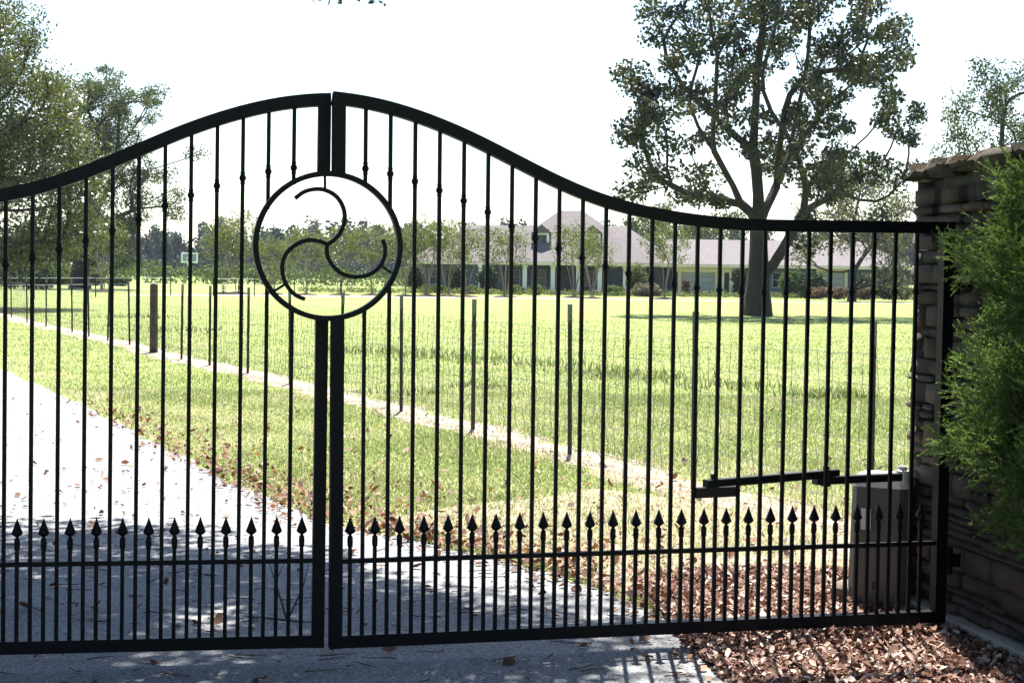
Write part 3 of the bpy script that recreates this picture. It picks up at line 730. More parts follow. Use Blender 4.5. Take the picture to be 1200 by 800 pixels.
# huge oak on the left, trunk just outside the picture
Yo = 64.0; bo = np.array([at(-75, 340, Yo)[0], Yo, 0])
seeds = [[bo + [0, 0, -.1], bo + [0, 0, 2.2], at(-70, 200, Yo), at(-60, 100, Yo), at(-50, 0, Yo)], pl([(-72, 230), (-20, 180, -2), (40, 130, -2)], Yo), pl([(-72, 240), (-10, 250, -3), (60, 245, -3)], Yo), pl([(-72, 235), (0, 230, 3), (70, 190, 3)], Yo), pl([(-70, 150), (-10, 80, 1), (15, 40, 1)], Yo)]
LO = [(-10, 30, 55), (30, 80, 50), (20, 130, 60), (60, 130, 45), (50, 180, 55), (80, 190, 38), (20, 230, 55), (75, 240, 42), (100, 215, 25), (98, 262, 22), (40, 275, 45), (85, 285, 25), (0, 180, 60), (0, 290, 40), (-40, 120, 60), (-80, 60, 80), (-80, 180, 80), (-80, 270, 50), (45, 300, 22), (108, 240, 14), (-60, -20, 70), (62, 95, 22), (20, 45, 22), (-150, 150, 90), (-150, 240, 70), (-150, 60, 70)]
cl = lobes(LO, Yo, 620, .75)
cl = cl[cl[:, 2] > 1.2]
make_tree('oak_tree', 'massive broad oak with low leafy skirt beside the far bend of the drive', 'tree', bo, seeds, cl, 165, rng.uniform(.36, .60, len(cl)), .14, M['oakleaf'], tipr=.022, step=.8, flare=(.5, 2, 2))

# second oak, further off, thinner, limbs reaching out over the field
Y2 = 128.0; b2 = np.array([at(93, 337, Y2)[0], Y2, 0])
seeds = [[b2 + [0, 0, -.1], b2 + [0, 0, 2.0], at(98, 270, Y2), at(112, 200, Y2), at(120, 120, Y2)], pl([(100, 262), (130, 225), (165, 200), (200, 192), (238, 182)], Y2), pl([(108, 215), (140, 175), (160, 140), (178, 105)], Y2), pl([(100, 265), (140, 255), (175, 240), (210, 246)], Y2)]
L2 = [(125, 100, 24), (115, 130, 30), (135, 150, 30), (145, 115, 18), (100, 110, 22), (180, 116, 15), (174, 140, 8), (120, 185, 34), (150, 195, 28), (160, 222, 22), (188, 204, 12), (205, 222, 11), (222, 178, 9), (238, 182, 6), (135, 235, 30), (195, 238, 16), (120, 270, 30), (145, 275, 22), (160, 255, 16), (85, 160, 40), (90, 270, 30), (210, 250, 9), (125, 300, 20), (148, 300, 14)]
cl = lobes(L2, Y2, 430, .7)
make_tree('oak_tree', 'airy oak with long crooked limbs reaching over the field, flared trunk', 'tree', b2, seeds, cl, 95, rng.uniform(.28, .52, len(cl)), .19, M['oakfar'], tipr=.022, power=.55, step=.9, flare=(.9, 2.2, 2.2))

# ------------------------------------------------------------------ crepe myrtles before the house
def myrtle_meshes(seed):
    r = np.random.default_rng(seed); cl = []
    for k in range(70):
        a = r.uniform(0, 6.28); rr = math.sqrt(r.random()) * 1.55; z = 2.6 + r.random() * 2.2 - .5 * (rr / 1.55) ** 2
        cl.append((rr * math.cos(a), rr * math.sin(a), z))
    cl = np.array(cl); seeds = []
    for k in range(5):
        a = k * 1.256 + r.uniform(-.3, .3); s = r.uniform(.5, .9)
        seeds.append([(.10 * math.cos(a), .10 * math.sin(a), 0), (.16 * math.cos(a), .16 * math.sin(a), 1.0), (.8 * s * math.cos(a), .8 * s * math.sin(a), 2.4)])
    P = []; par = []; rads = []
    out = grow(seeds, cl, .010, .42, .5)
    # stems start separately at the ground
    Pn, pr, rd = out
    V, F = tubes(Pn, pr, np.minimum(rd, .055), 5); t = mesh_np('trunk', V, F, smooth=True); t.materials.append(M['barkpale'])
    V, F, rv = leaf_cloud(cl, 30, r.uniform(.22, .42, len(cl)), .15, .55, r=r); c = mesh_np('crown', V, F, rv); c.materials.append(M['myrtle']); return t, c
MY = [myrtle_meshes(s) for s in (1, 2, 3, 4)]
mring = MB().lathe([(.85, 0), (.7, .06), (.2, .12)], 16).mesh('mulch_ring'); mring.materials.append(M['mulch'])
ML_ = [(262, 344, 1.0), (278, 346, 1.12), (320, 344, .85), (358, 344, .95), (398, 344, .9), (437, 347, 1.02), (474, 345, .95), (500, 347, 1.0), (524, 348, 1.0), (547, 347, .95), (592, 347, 1.0), (673, 347, 1.0), (694, 349, .92), (778, 349, 1.02), (120, 347, 1.05)]
for i, (x, y, s) in enumerate(ML_):
    p = gnd(x, y); Yt = 110 + (i % 3) * 1.5; p = np.array([at(x, y, Yt)[0], Yt, 0])
    lab = {262: 'slender crepe myrtle of the close pair standing beside the basketball hoop', 278: 'taller crepe myrtle of the close pair on the open field', 437: 'crepe myrtle standing clear in the gap beyond the house wing',
           474: 'crepe myrtle just off the end of the long house wing', 500: 'crepe myrtle before the dark evergreen at the wing end', 524: 'crepe myrtle between the wing end and the first tall porch evergreen',
           547: 'crepe myrtle between the two tall dark porch evergreens', 592: 'crepe myrtle between the tall porch evergreens and the dormers', 673: 'crepe myrtle before the porch, between the two dormers',
           694: 'crepe myrtle before the dormer that is nearer the garage', 778: 'crepe myrtle at the corner where the garage wing begins', 120: 'crepe myrtle growing beside the airy oak'}.get(x, 'small crepe myrtle standing alone on the open field away from the house')
    o = empty('crepe_myrtle', p, lab, 'tree', 'crepe myrtles before the house' if x > 420 else 'crepe myrtles on the open field', rz=rng.uniform(0, 6)); o.scale = (s, s, s * rng.uniform(.95, 1.08))
    t, c = MY[i % 4]; link('trunk', t, parent=o); link('crown', c, parent=o); link('mulch_ring', mring, parent=o)

# ------------------------------------------------------------------ house
YH = 131.0
hb = at(690, 340, YH); house = empty('house', (hb[0], YH, 0), 'long low slate-blue house with grey-brown hip roofs, dormers and white columns', 'house')
def hp(px, py, Y=YH):
    q = at(px, py, Y); return np.array([q[0] - hb[0], Y - YH, q[2]])
def hipped(x0, x1, y0, y1, ze, xa, xb, yr, zr, name='roof'):
    o = .5; x0 -= o; x1 += o; y0 -= o; y1 += o
    mb = MB().add([(x0, y0, ze), (x1, y0, ze), (x1, y1, ze), (x0, y1, ze), (xa, yr, zr), (xb, yr, zr), (x0, y0, ze - .22), (x1, y0, ze - .22), (x1, y1, ze - .22), (x0, y1, ze - .22)],
                  [(0, 1, 5, 4), (1, 2, 5), (2, 3, 4, 5), (3, 0, 4), (9, 8, 7, 6)])
    r_ = mb.build(name, M['shingle'], house)
    f = MB(); f.add([(x0 - .02, y0 - .02, ze - .24), (x1 + .02, y0 - .02, ze - .24), (x1 + .02, y1 + .02, ze - .24), (x0 - .02, y1 + .02, ze - .24), (x0 - .02, y0 - .02, ze - .02), (x1 + .02, y0 - .02, ze - .02), (x1 + .02, y1 + .02, ze - .02), (x0 - .02, y1 + .02, ze - .02)],
                    [(0, 1, 5, 4), (1, 2, 6, 5), (2, 3, 7, 6), (3, 0, 4, 7)])
    f.build('fascia', M['cream'], r_); return r_
ZE = hp(640, 307)[2]
X = lambda px: hp(px, 320)[0]
Zm = hp(671, 247, YH + 6)[2]
hipped(X(578), X(764), 0, 12, ZE, X(657), X(686), 6, Zm)                      # main block
hipped(X(484), X(640), 1.5, 11, ZE - .02, X(546), X(640), 6.2, hp(590, 264, YH + 6)[2])   # left wing
hipped(X(700), X(795), 1.2, 11, ZE - .04, X(700), X(739), 6.1, hp(725, 265, YH + 6)[2])   # right wing
Zg = hp(800, 309.5)[2]
hipped(X(780), X(1062), -.6, 8.5, Zg, X(786), X(1020), 4, hp(850, 281, YH + 4)[2])         # garage wing
def wall(x0, x1, y0, y1, z1, mat=None): return MB().box(x0, x1, y0, y1, -.1, z1).build('wall', mat or M['wallblue'], house)
wall(X(590), X(756), 2.6, 11.4, ZE - .23); wall(X(490), X(590) - .01, 2.2, 10.6, ZE - .25); wall(X(756) + .01, X(790) - .01, 2.0, 10.4, ZE - .27)
wall(X(790), X(1056), .2, 8.0, Zg - .25)
for px in (563, 615, 648, 678, 703, 733):
    c = MB().box(-.17, .17, -.17, .17, .0, ZE - .24); c.box(-.23, .23, -.23, .23, 0, .2); c.box(-.22, .22, -.22, .22, ZE - .42, ZE - .235)
    c.build('column', M['white'], house, (X(px), .3, 0))
MB().box(X(552), X(762), -.2, 2.6, -.1, .18).build('porch_floor', M['concrete'], house)
def window(px0, px1, z0, z1, y, par=house, bars=1):
    a, b = X(px0), X(px1); f = MB(); t = .09
    f.box(a, a + t, y - .06, y, z0, z1); f.box(b - t, b, y - .06, y, z0, z1); f.box(a + t, b - t, y - .06, y, z0, z0 + t); f.box(a + t, b - t, y - .06, y, z1 - t, z1)
    f.box(a + t, b - t, y - .05, y, (z0 + z1) / 2 - .03, (z0 + z1) / 2 + .03)
    o = f.build('window', M['wframe'], par); MB().box(a + t, b - t, y - .025, y - .005, z0 + t, z1 - t).build('pane', M['glass'], o); return o
for a, b in ((500, 514), (524, 538), (598, 610), (623, 641), (684, 698), (738, 748)): window(a, b, .6, ZE - .6, 2.595 if 590 < a < 756 else 2.195)
d = MB().box(X(655), X(668), 2.54, 2.6, .18, 2.3).build('door', M['pole'], house); MB().lathe([(.04, 0), (.04, .06)], 8, c=(X(667) - .1, 2.5, 1.2)).build('door_handle', M['galv'], d)
for (a, b) in ((798, 838), (960, 990)):
    gd = MB(); n = 4; h = (Zg - .45) / n
    fr = MB().box(X(a) - .22, X(a), -.02, .2, 0, Zg - .25); fr.box(X(b), X(b) + .22, -.02, .2, 0, Zg - .25); fr.box(X(a), X(b), -.02, .2, Zg - .45, Zg - .25); fr = fr.build('door_frame', M['cream'], house)
    for k in range(n): MB().box(X(a) + .01, X(b) - .01, .10, .19, k * h + .01, (k + 1) * h - .015).build('garage_door_panel', M['gdoor'], fr)
for px in (846, 857): MB().box(X(px) - .16, X(px) + .16, -.25, .1, 0, Zg - .25).build('column', M['cream'], house)
MB().box(X(788), X(872), -.30, .18, Zg - .62, Zg - .26).build('eave_beam', M['cream'], house)
MB().box(X(847), X(856), .14, .19, 0, 2.2).build('door', M['pole'], house)
for a, b in ((905, 918), (930, 944), (1010, 1022)): window(a, b, .7, Zg - .5, .195)
for (pa, pb, pk) in ((624, 645, 634), (684, 706, 695)):
    xa, xb = X(pa), X(pb); zb = hp(634, 303, YH + 2)[2] - .3; zt = hp(634, 273, YH + 2)[2]; zr = hp(634, 263, YH + 2)[2]; y0, y1 = 1.9, 5.5
    dm = MB().box(xa + .1, xb - .1, y0, y1, zb, zt).build('dormer', M['white'], house)
    MB().add([(xa - .1, y0 - .25, zt), (xb + .1, y0 - .25, zt), (xb + .1, y1, zt), (xa - .1, y1, zt), ((xa + xb) / 2, y0 - .25, zr), ((xa + xb) / 2, y1, zr)], [(0, 1, 4), (1, 2, 5, 4), (2, 3, 5), (3, 0, 4, 5), (3, 2, 1, 0)]).build('dormer_roof', M['shingle'], dm)
    MB().box(xa + .3, xb - .3, y0 - .03, y0 - .002, zb + .5, zt - .15).build('pane', M['glass'], dm)
    MB().box(xa + .3, xb - .3, y0 - .06, y0 - .031, (zb + zt) / 2 + .15, (zb + zt) / 2 + .24).build('glazing_bar', M['white'], dm)

# ------------------------------------------------------------------ shrubs round the house
def shrub(px, py0, py1, wpx, Y, mat, label, group, dens_=1.0, name='shrub', size=.16):
    a = at(px, py1, Y); zt = at(px, py0, Y)[2]; w_ = wpx / FPX * Y / 2; h = zt / 2; n = int(60 * dens_)
    r = np.random.default_rng(int(px * 7 + py0)); d = r.normal(0, 1, (n, 3)); d /= np.linalg.norm(d, axis=1)[:, None]; rr = r.random((n, 1)) ** .33 * .86
    C = d * rr * np.array([w_, w_ * .8, h]) + np.array([0, 0, h])
    C[:, 2] = np.maximum(C[:, 2], .12)
    V, F, rv = leaf_cloud(C, 45, .17 * min(w_, h) + .08, size, .6, r=r); V[:, 2] = np.maximum(V[:, 2], .0)
    return tag(link(name, mesh_np('foliage', V, F, rv), mat, loc=(a[0], Y, 0)), label, 'shrub', group)
for px in (535, 571): shrub(px, 309, 344, 26, 127, M['evergreen'], 'tall dark evergreen shrub standing against the house porch', 'tall dark evergreens at the porch', 1.6, 'evergreen_shrub')
shrub(487, 312, 344, 24, 127.5, M['evergreen'], 'dark evergreen shrub at the far gable end of the house wing', None, 1.4, 'evergreen_shrub')
shrub(866, 312, 345, 20, 126, M['evergreen'], 'dark upright evergreen between garage columns and the big trunk', None, 1.4, 'evergreen_shrub')
for px, w_ in ((500, 16), (515, 18), (553, 20), (605, 22), (628, 18), (720, 24), (752, 20)): shrub(px, 334, 345, w_, 124, M['hedge'], 'small rounded green bush in the bed along the house front', 'small green bushes along the house front', .7, 'bush', .13)
shrub(758, 332, 346, 40, 122, M['greyshrub'], 'wide low purple-grey mounded shrub before the house', None, 1.6)
shrub(745, 305, 344, 26, 126, M['myrtle'], 'loose light green shrub at the inner corner beside the garage', None, 1.2)
shrub(804, 325, 343, 9, 126, M['rosy'], 'narrow reddish shrub in front of the garage door', None, .6, size=.12)
shrub(925, 312, 346, 26, 124, M['hedge'], 'loose mid-green shrub just beyond the big dark trunk', None, 1.3)
shrub(950, 318, 347, 40, 123, M['evergreen'], 'broad dark clipped hedge mass at the garage wing', None, 2.0)
for px, w_ in ((960, 30), (985, 26), (1012, 30)): shrub(px, 336, 349, w_, 120, M['rosy'], 'low rosy-brown bush before the dark hedge', 'low rosy bushes at the garage wing', .9, 'bush', .13)
for px, w_ in ((1015, 34), (1040, 30)): shrub(px, 322, 349, w_, 122, M['evergreen'], 'dark bush under the sparse grey tree', 'dark bushes under the sparse tree', 1.4)
shrub(1055, 334, 349, 30, 121, M['scrub'], 'pale yellow-green bush at the far end of the garage wing', None, 1.0)
# dark undergrowth beyond the oaks
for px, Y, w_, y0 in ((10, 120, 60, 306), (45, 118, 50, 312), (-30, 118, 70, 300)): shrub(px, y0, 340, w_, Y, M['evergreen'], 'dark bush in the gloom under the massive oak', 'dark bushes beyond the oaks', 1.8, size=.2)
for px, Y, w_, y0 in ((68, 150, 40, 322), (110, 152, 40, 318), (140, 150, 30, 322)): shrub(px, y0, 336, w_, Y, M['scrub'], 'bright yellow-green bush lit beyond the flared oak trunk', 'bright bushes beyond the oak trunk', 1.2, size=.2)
# ground cover beds and white gravel edging in front of the house
r = rng; n = 900; C = np.c_[r.uniform(hb[0] - 22, hb[0] + 26, n), r.uniform(122, 125.5, n), r.uniform(.08, .32, n)]
V, F, rv = leaf_cloud(C, 14, .2, .14, .6); V[:, 2] = np.maximum(V[:, 2], .01)
tag(link('ground_cover', mesh_np('ground_cover', V, F, rv), M['myrtle']), 'low pale ground cover planted along the house front', 'ground cover', kind='stuff')
ga = [gnd(x, y) for x, y in ((150, 346.2), (300, 346.8), (450, 348.6), (620, 349.8), (760, 351.6), (900, 353.8), (1075, 356))]; gb = [gnd(x, y) for x, y in ((1075, 355.0), (900, 352.9), (760, 350.6), (620, 348.6), (450, 346.6), (300, 345.0), (150, 344.9))]
sheet('gravel_edging', wobble(dens(np.array([p[:2] for p in ga + gb]), 3), .15), .004, M['gravel'])

# ------------------------------------------------------------------ basketball hoop
Yb = 178.0; pb = at(222, 330, Yb); hoop = empty('basketball_hoop', (pb[0], Yb, 0), 'white basketball backboard on a pole before the far pines', 'basketball hoop')
MB().tube([(0, .8, 0), (0, .8, 2.2), (0, .05, 3.0)], .07, 8).build('pole', M['pole'], hoop)
zb = at(222, 308, Yb)[2]; bb = MB().box(-.9, .9, -.03, .03, zb, zb + 1.1)
bb = bb.build('backboard', M['bbwhite'], hoop)
q = MB(); q.box(-.72, .72, -.045, -.032, zb + .17, zb + .95); q.build('backboard_pane', simple('clear_grey_pane', (.20, .26, .32), (.16, .22, .28), 2, .3, 0), bb)
q = MB(); q.box(-.32, .32, -.06, -.047, zb + .55, zb + .62); q.box(-.32, -.25, -.06, -.047, zb + .15, zb + .55); q.box(.25, .32, -.06, -.047, zb + .15, zb + .55); q.box(-.25, .25, -.06, -.047, zb + .15, zb + .22); q.build('target_square', M['bbwhite'], bb)
a = np.linspace(0, 2 * np.pi, 20, endpoint=False); MB().sweep([(.23 * math.cos(t), -.3 + .23 * math.sin(t), zb + .12) for t in a], .03, .03, (0, 0, 1), True).build('rim', M['bbred'], hoop)
MB().lathe([(.22, 0), (.13, -.4)], 10, c=(0, -.3, zb + .1)).build('net', M['bbwhite'], hoop)

# ------------------------------------------------------------------ far wood and hedgerow
C = []; tr = MB()
for k in range(400):
    x = rng.uniform(-190, 190); Y = 395 + rng.uniform(0, 70); h = rng.uniform(9.5, 14.5) * (Y / 420); wd = rng.uniform(1.5, 3.0)
    if rng.random() < .25: h *= .72
    for j in range(20):
        z = h * (.12 + .88 * (j + rng.random()) / 20); ww = wd * (1.15 - .75 * z / h) * (1 if z > h * .3 else .8)
        C.append((x + rng.normal(0, ww * .5), Y + rng.normal(0, ww * .5), z))
    tr.box(x - .16, x + .16, Y - .16, Y + .16, 0, h * .85)
C = np.r_[np.array(C), np.c_[rng.uniform(-190, 190, 1500), rng.uniform(385, 400, 1500), rng.uniform(.3, 3.5, 1500)]]
V, F, rv = leaf_cloud(C, 24, 1.05, 1.05, .65)
wood = empty('pine_wood', (0, 420, 0)); tag(wood, 'hazy blue-green wall of tall pines closing the far field', 'wood', kind='stuff')
tag(link('foliage', mesh_np('foliage', V - np.array([0, 420, 0]), F, rv), M['pine'], wood), kind='stuff'); t_ = tr.build('trunks', M['bark'], wood); t_.matrix_parent_inverse = Matrix.Translation((0, -420, 0)); tag(t_, kind='stuff')
n = 260; C = np.c_[rng.uniform(-62, 10, n), rng.uniform(181, 190, n), rng.uniform(.3, 1.7, n)]
V, F, rv = leaf_cloud(C, 60, .75, .36, .6); V[:, 2] = np.maximum(V[:, 2], .02)
tag(link('hedgerow', mesh_np('hedgerow', V, F, rv), M['scrub']), 'bright green scrub hedgerow along the foot of the far pines', 'hedgerow', kind='stuff')
n = 60; 
for (px0, px1, ytop, nm) in ((740, 860, 258, 0),):
    cl = lobes([(755, 262, 16), (775, 258, 14), (812, 272, 12), (840, 268, 14), (860, 262, 12)], 150, 60, .8)
    b = np.array([at(800, 300, 150)[0], 150, 0]); sd = [[b + [0, 0, -.1], b + [0, 0, 3], at(800, 285, 150)], [b + [0, 0, 2.5], at(770, 270, 150)], [b + [0, 0, 2.5], at(840, 275, 150)]]
    make_tree('shade_tree', 'low dark tree showing over the ridge of the garage roof', 'tree', b, sd, cl, 70, .6, .3, M['oakfar'], tipr=.02, step=1)

# ------------------------------------------------------------------ oak overhead that shades the drive (trunk left of the drive)
COT = 1 / math.tan(SUN_EL); SH = sun_dir[:2] / np.linalg.norm(sun_dir[:2])
SHADE = np.array([(-7, 12.6), (-3.6, 10.9), (-2.3, 10.25), (-1.25, 9.85), (-.75, 8.9), (0, 8.35), (.45, 7.8), (.9, 7.25), (1.15, 6.6), (1.5, 5.9), (2.2, 4.5), (2.4, 2.5), (-1, 0), (-7, 0)])
cl = []; tries = 0
while len(cl) < 430 and tries < 20000:
    tries += 1; gx, gy = rng.uniform(-7, 2.4), rng.uniform(0, 12.6)
    if not inpoly(np.array([gx]), np.array([gy]), SHADE)[0]: continue
    if distline(np.array([gx]), np.array([gy]), SHADE[:12])[0] < .28: continue
    h = rng.uniform(4.3, 8.2); p = np.array([gx + SH[0] * COT * h, gy + SH[1] * COT * h, h])
    x, y, z = pix(p)
    if y > -75: continue
    cl.append(p)
for k in range(22):
    h = rng.uniform(4.3, 8); gx, gy = rng.uniform(-3.6, .6), rng.uniform(5.7, 7.0); cl.append(np.array([gx + SH[0] * COT * h, gy + SH[1] * COT * h, h]))
for k in range(34):
    h = rng.uniform(4.6, 8); gx, gy = rng.uniform(-3.6, .1), rng.uniform(6.9, 8.2); cl.append(np.array([gx + SH[0] * COT * h, gy + SH[1] * COT * h, h]))
for px, py, Y in ((392, -8, 10.6), (412, -3, 10.9), (438, 1, 11.0), (425, -12, 11.2), (366, -10, 10.7), (402, -16, 10.9)): cl.append(at(px, py, Y))
cl = np.array(cl); bt = np.array([-6.9, 8.2, 0])
seeds = [[bt + [0, 0, -.1], bt + [.1, 0, 2.2], bt + [.5, .1, 4.5], bt + [1.2, .2, 7]], [bt + [.15, 0, 2.6], bt + [2.5, .5, 4.6], bt + [4.5, 1.5, 5.6], bt + [6.5, 2.2, 6.4]], [bt + [.15, 0, 2.8], bt + [2.0, -2, 4.6], bt + [4.8, -3.5, 5.8]]]
sg = np.full(len(cl), .33); sg[-6:] = .055
root = empty('oak_tree', bt, 'overhanging oak whose leafy twigs hang above the gate and shade the drive', 'tree')
P, par, rad = grow(seeds, cl, .007, .52, .5); V, F = tubes(P, par, rad); link('trunk', mesh_np('trunk', V - bt, F, smooth=True), M['bark'], root)
V, F, rv = leaf_cloud(cl[:-6], 210, sg[:-6], .13, .55); V2, F2, rv2 = leaf_cloud(cl[-6:], 16, .055, .055, .42, droop=.8)
link('crown', mesh_np('crown', np.r_[V, V2] - bt, np.r_[F, F2 + len(V)], np.r_[rv, rv2]), M['pecanleaf'], root)

# ------------------------------------------------------------------ cedar in front of the pillar
bc = np.array([2.34, 6.02, 0]); ced = empty('cedar_shrub', bc, 'feathery bright green cedar crowding the front of the stone pillar', 'shrub')
tp_ = []; nseg = 0; CV = []; CF = []; CR = []
tr = MB().tube([bc * 0 + np.array([0, 0, -.05]), np.array([.02, .01, .8]), np.array([-.02, .02, 1.7]), np.array([.0, .0, 2.5])], [.06, .05, .035, .01], 8)
r = np.random.default_rng(11); sprays = []
def branch(o, d, L, lev):
    d = d / np.linalg.norm(d); n = 7; pts = [o]; cur = o.copy(); dd = d.copy()
    for k in range(n):
        dd = dd + r.normal(0, .10, 3) + np.array([0, 0, .035]); dd /= np.linalg.norm(dd); cur = cur + dd * L / n; pts.append(cur.copy())
        if lev == 0 and k >= 1:
            for q in range(3): branch(cur, dd + r.normal(0, .55, 3), L * r.uniform(.22, .42) * (1.1 - k / n * .4), 1)
        elif lev == 1 and k >= 0:
            for q in range(2): sprays.append((cur, dd + r.normal(0, .45, 3), L * r.uniform(.25, .5) + .025))
    sprays.append((cur, dd, L * .3 + .02))
    if lev == 0: tr.tube(pts, [.011 * (1 - k / (n + 1)) + .002 for k in range(n + 1)], 5)
for k in range(190):
    z = r.uniform(.42, 2.45); a = r.uniform(0, 6.283)
    if k % 4: a = math.pi + r.uniform(-1.3, 1.5)
    reach = (.68 * (1 - max(0, z - 1.3) / 1.9) * (1 if z > .7 else .8)) * r.uniform(.5, 1.05)
    branch(np.array([0, 0, z]), np.array([math.cos(a), math.sin(a), r.uniform(.15, .6)]), reach, 0)
tr.build('trunk', M['bark'], ced)
O = np.array([s[0] for s in sprays]); D = np.array([s[1] for s in sprays]); D /= np.linalg.norm(D, axis=1)[:, None]; Ls = np.array([s[2] for s in sprays])
m_ = 30; t = r.random((len(O), m_)); pos = O[:, None] + D[:, None] * (t * Ls[:, None])[..., None]
ax = D[:, None] + r.normal(0, .34, (len(O), m_, 3)); ax /= np.linalg.norm(ax, axis=2)[..., None]; sd = np.cross(ax, r.normal(0, 1, (len(O), m_, 3))); sd /= np.linalg.norm(sd, axis=2)[..., None]
ll = r.uniform(.008, .019, (len(O), m_, 1)); ww = ll * .15
V = np.stack([pos, pos + ax * ll * .45 + sd * ww, pos + ax * ll, pos + ax * ll * .45 - sd * ww], 2).reshape(-1, 3); F = np.arange(len(V)).reshape(-1, 4)
rv = np.clip(.35 * np.repeat(r.random(len(O)), m_) + .65 * r.random(len(F)), 0, 1)
link('foliage', mesh_np('foliage', V, F, rv), M['cedar'], ced)

# ------------------------------------------------------------------ fallen leaves, litter, twigs
def litter(name, P, size, mat, label, zlift=.006, curl=.35, rv=None):
    n = len(P); yaw = rng.uniform(0, 6.283, n); tilt = rng.normal(0, .5, (n, 2)); L = size * (.45 + rng.gamma(2.0, .3, n).clip(0, 1.6)); W = L * rng.uniform(.4, .7, n); cu = curl * rng.uniform(-.3, 1, n)
    ax = np.c_[np.cos(yaw), np.sin(yaw), tilt[:, 0]]; sd = np.c_[-np.sin(yaw), np.cos(yaw), tilt[:, 1]]
    base = np.c_[P, np.full(n, zlift) + rng.uniform(0, .012, n)] if P.shape[1] == 2 else P
    q = lambda a, s, z: base + ax * (L * a)[:, None] + sd * (W * s)[:, None] + np.c_[np.zeros(n), np.zeros(n), L * cu * z]
    V = np.stack([q(-.5, 0, .15), q(-.1, .5, .45), q(.0, 0, 0), q(-.1, -.5, .45), q(.3, .36, .5), q(.5, 0, .35), q(.3, -.36, .5)], 1)
    V[:, :, 2] = np.maximum(V[:, :, 2], .0105)
    V = V.reshape(-1, 3); b = np.arange(n)[:, None] * 7
    F = np.concatenate([b + np.array([0, 2, 1, 1])[None], b + np.array([0, 3, 2, 2])[None], b + np.array([1, 2, 5, 4])[None], b + np.array([2, 3, 6, 5])[None]], 0)
    tri_ = np.concatenate([b + np.array(x)[None] for x in ([0, 2, 1], [0, 3, 2], [1, 2, 4], [2, 5, 4], [2, 3, 6], [2, 6, 5])], 0)
    rr = rng.random(n) if rv is None else rv
    return tag(link(name, mesh_np(name, V, tri_, np.tile(rr, 6)), mat), label, 'leaves', kind='stuff')
def scatter(n, x0, x1, y0, y1): return np.c_[rng.uniform(x0, x1, n), rng.uniform(y0, y1, n)]
pil = lambda P: ~inpoly(P[:, 0], P[:, 1], [(1.86, 7.95), (2.10, 6.6), (2.78, 6.75), (2.52, 8.05)])
# deep litter in the bed
P = scatter(190000, .5, 3.2, 5.6, 9.0); k = inpoly(P[:, 0], P[:, 1], MULCH) & pil(P); de = distline(P[:, 0], P[:, 1], EDGE); k &= rng.random(len(P)) < np.clip(.35 + de * .6, 0, .8); P = P[k][:60000]
Pz = np.c_[P, rng.uniform(.010, .065, len(P))]
litter('leaf_litter', Pz, .0245, M['litter'], 'deep brown leaf litter over the bed at the pillar foot', curl=.5)
# windrow of leaves along the drive edge and scattered over the verge
P = scatter(190000, -6, 3.2, 6.2, 20); de = distline(P[:, 0], P[:, 1], EDGE); ind = inpoly(P[:, 0], P[:, 1], driveP)
pr = np.where(ind, .62 * np.exp(-de / .09), .85 * np.exp(-de / .20) + .13 * np.exp(-de / .9)) * np.exp(-np.maximum(0, P[:, 1] - 9.5) / 5.0)
pr += np.where(ind, .005, .018 * np.exp(-np.maximum(0, P[:, 1] - 9) / 4))
k = (rng.random(len(P)) < pr) & pil(P) & ~inpoly(P[:, 0], P[:, 1], MULCH * .99); P = P[k]
litter('fallen_leaves', np.c_[P, np.where(inpoly(P[:, 0], P[:, 1], driveP), .012, .03) + rng.uniform(0, .012, len(P))], .036, M['dryleaf'], 'dry russet leaves gathered along the drive edge and over the verge')
P = scatter(520, -5, .9, 6.0, 13); k = inpoly(P[:, 0], P[:, 1], driveP); litter('fallen_leaves', P[k], .033, M['dryleaf'], 'few dry leaves lying loose on the drive', zlift=.012, curl=.55)
tw = MB()
for k in range(260):
    x, y = rng.uniform(-3.5, .7), rng.uniform(6.1, 9.6)
    if not inpoly(np.array([x]), np.array([y]), driveP)[0]: continue
    a = rng.uniform(-.5, .5) + (math.pi if rng.random() < .5 else 0); L = rng.uniform(.03, .15); p = [np.array([x, y, .012])]
    for j in range(3): a += rng.normal(0, .25); p.append(p[-1] + np.array([math.cos(a) * L / 3, math.sin(a) * L / 3, rng.uniform(-.004, .008)])); p[-1][2] = max(.010, p[-1][2])
    tw.tube(p, [.003, .0027, .0022, .0012], 4)
tag(tw.build('twigs', M['twig']), 'thin dry twigs strewn on the shaded drive', 'twigs', kind='stuff')
# a fallen branch standing up behind the left leaf
fb = gnd(336, 728); bm_ = MB()
for pts, r0 in (([(336, 728), (330, 705), (322, 680), (314, 655)], .006), ([(337, 727), (347, 705), (356, 684), (362, 660)], .005), ([(328, 700), (320, 690), (312, 688)], .003), ([(345, 709), (352, 706), (361, 706)], .003), ([(336, 726), (318, 728), (300, 733), (282, 731)], .005), ([(338, 728), (352, 731), (366, 728)], .004), ([(322, 682), (329, 668), (333, 660)], .003)):
    q = [at(x, y, fb[1] + .03 * i * (1 if x < 336 else -1)) for i, (x, y) in enumerate(pts)]; q = [(p[0] - fb[0], p[1] - fb[1], max(p[2], .008)) for p in q]
    bm_.tube(q, [r0 * (1 - .22 * i) for i in range(len(q))], 5)
tag(bm_.build('fallen_branch', M['twig'], None, (fb[0], fb[1], 0)), 'small bare fallen branch propped on the shaded drive behind the gate', 'branch')

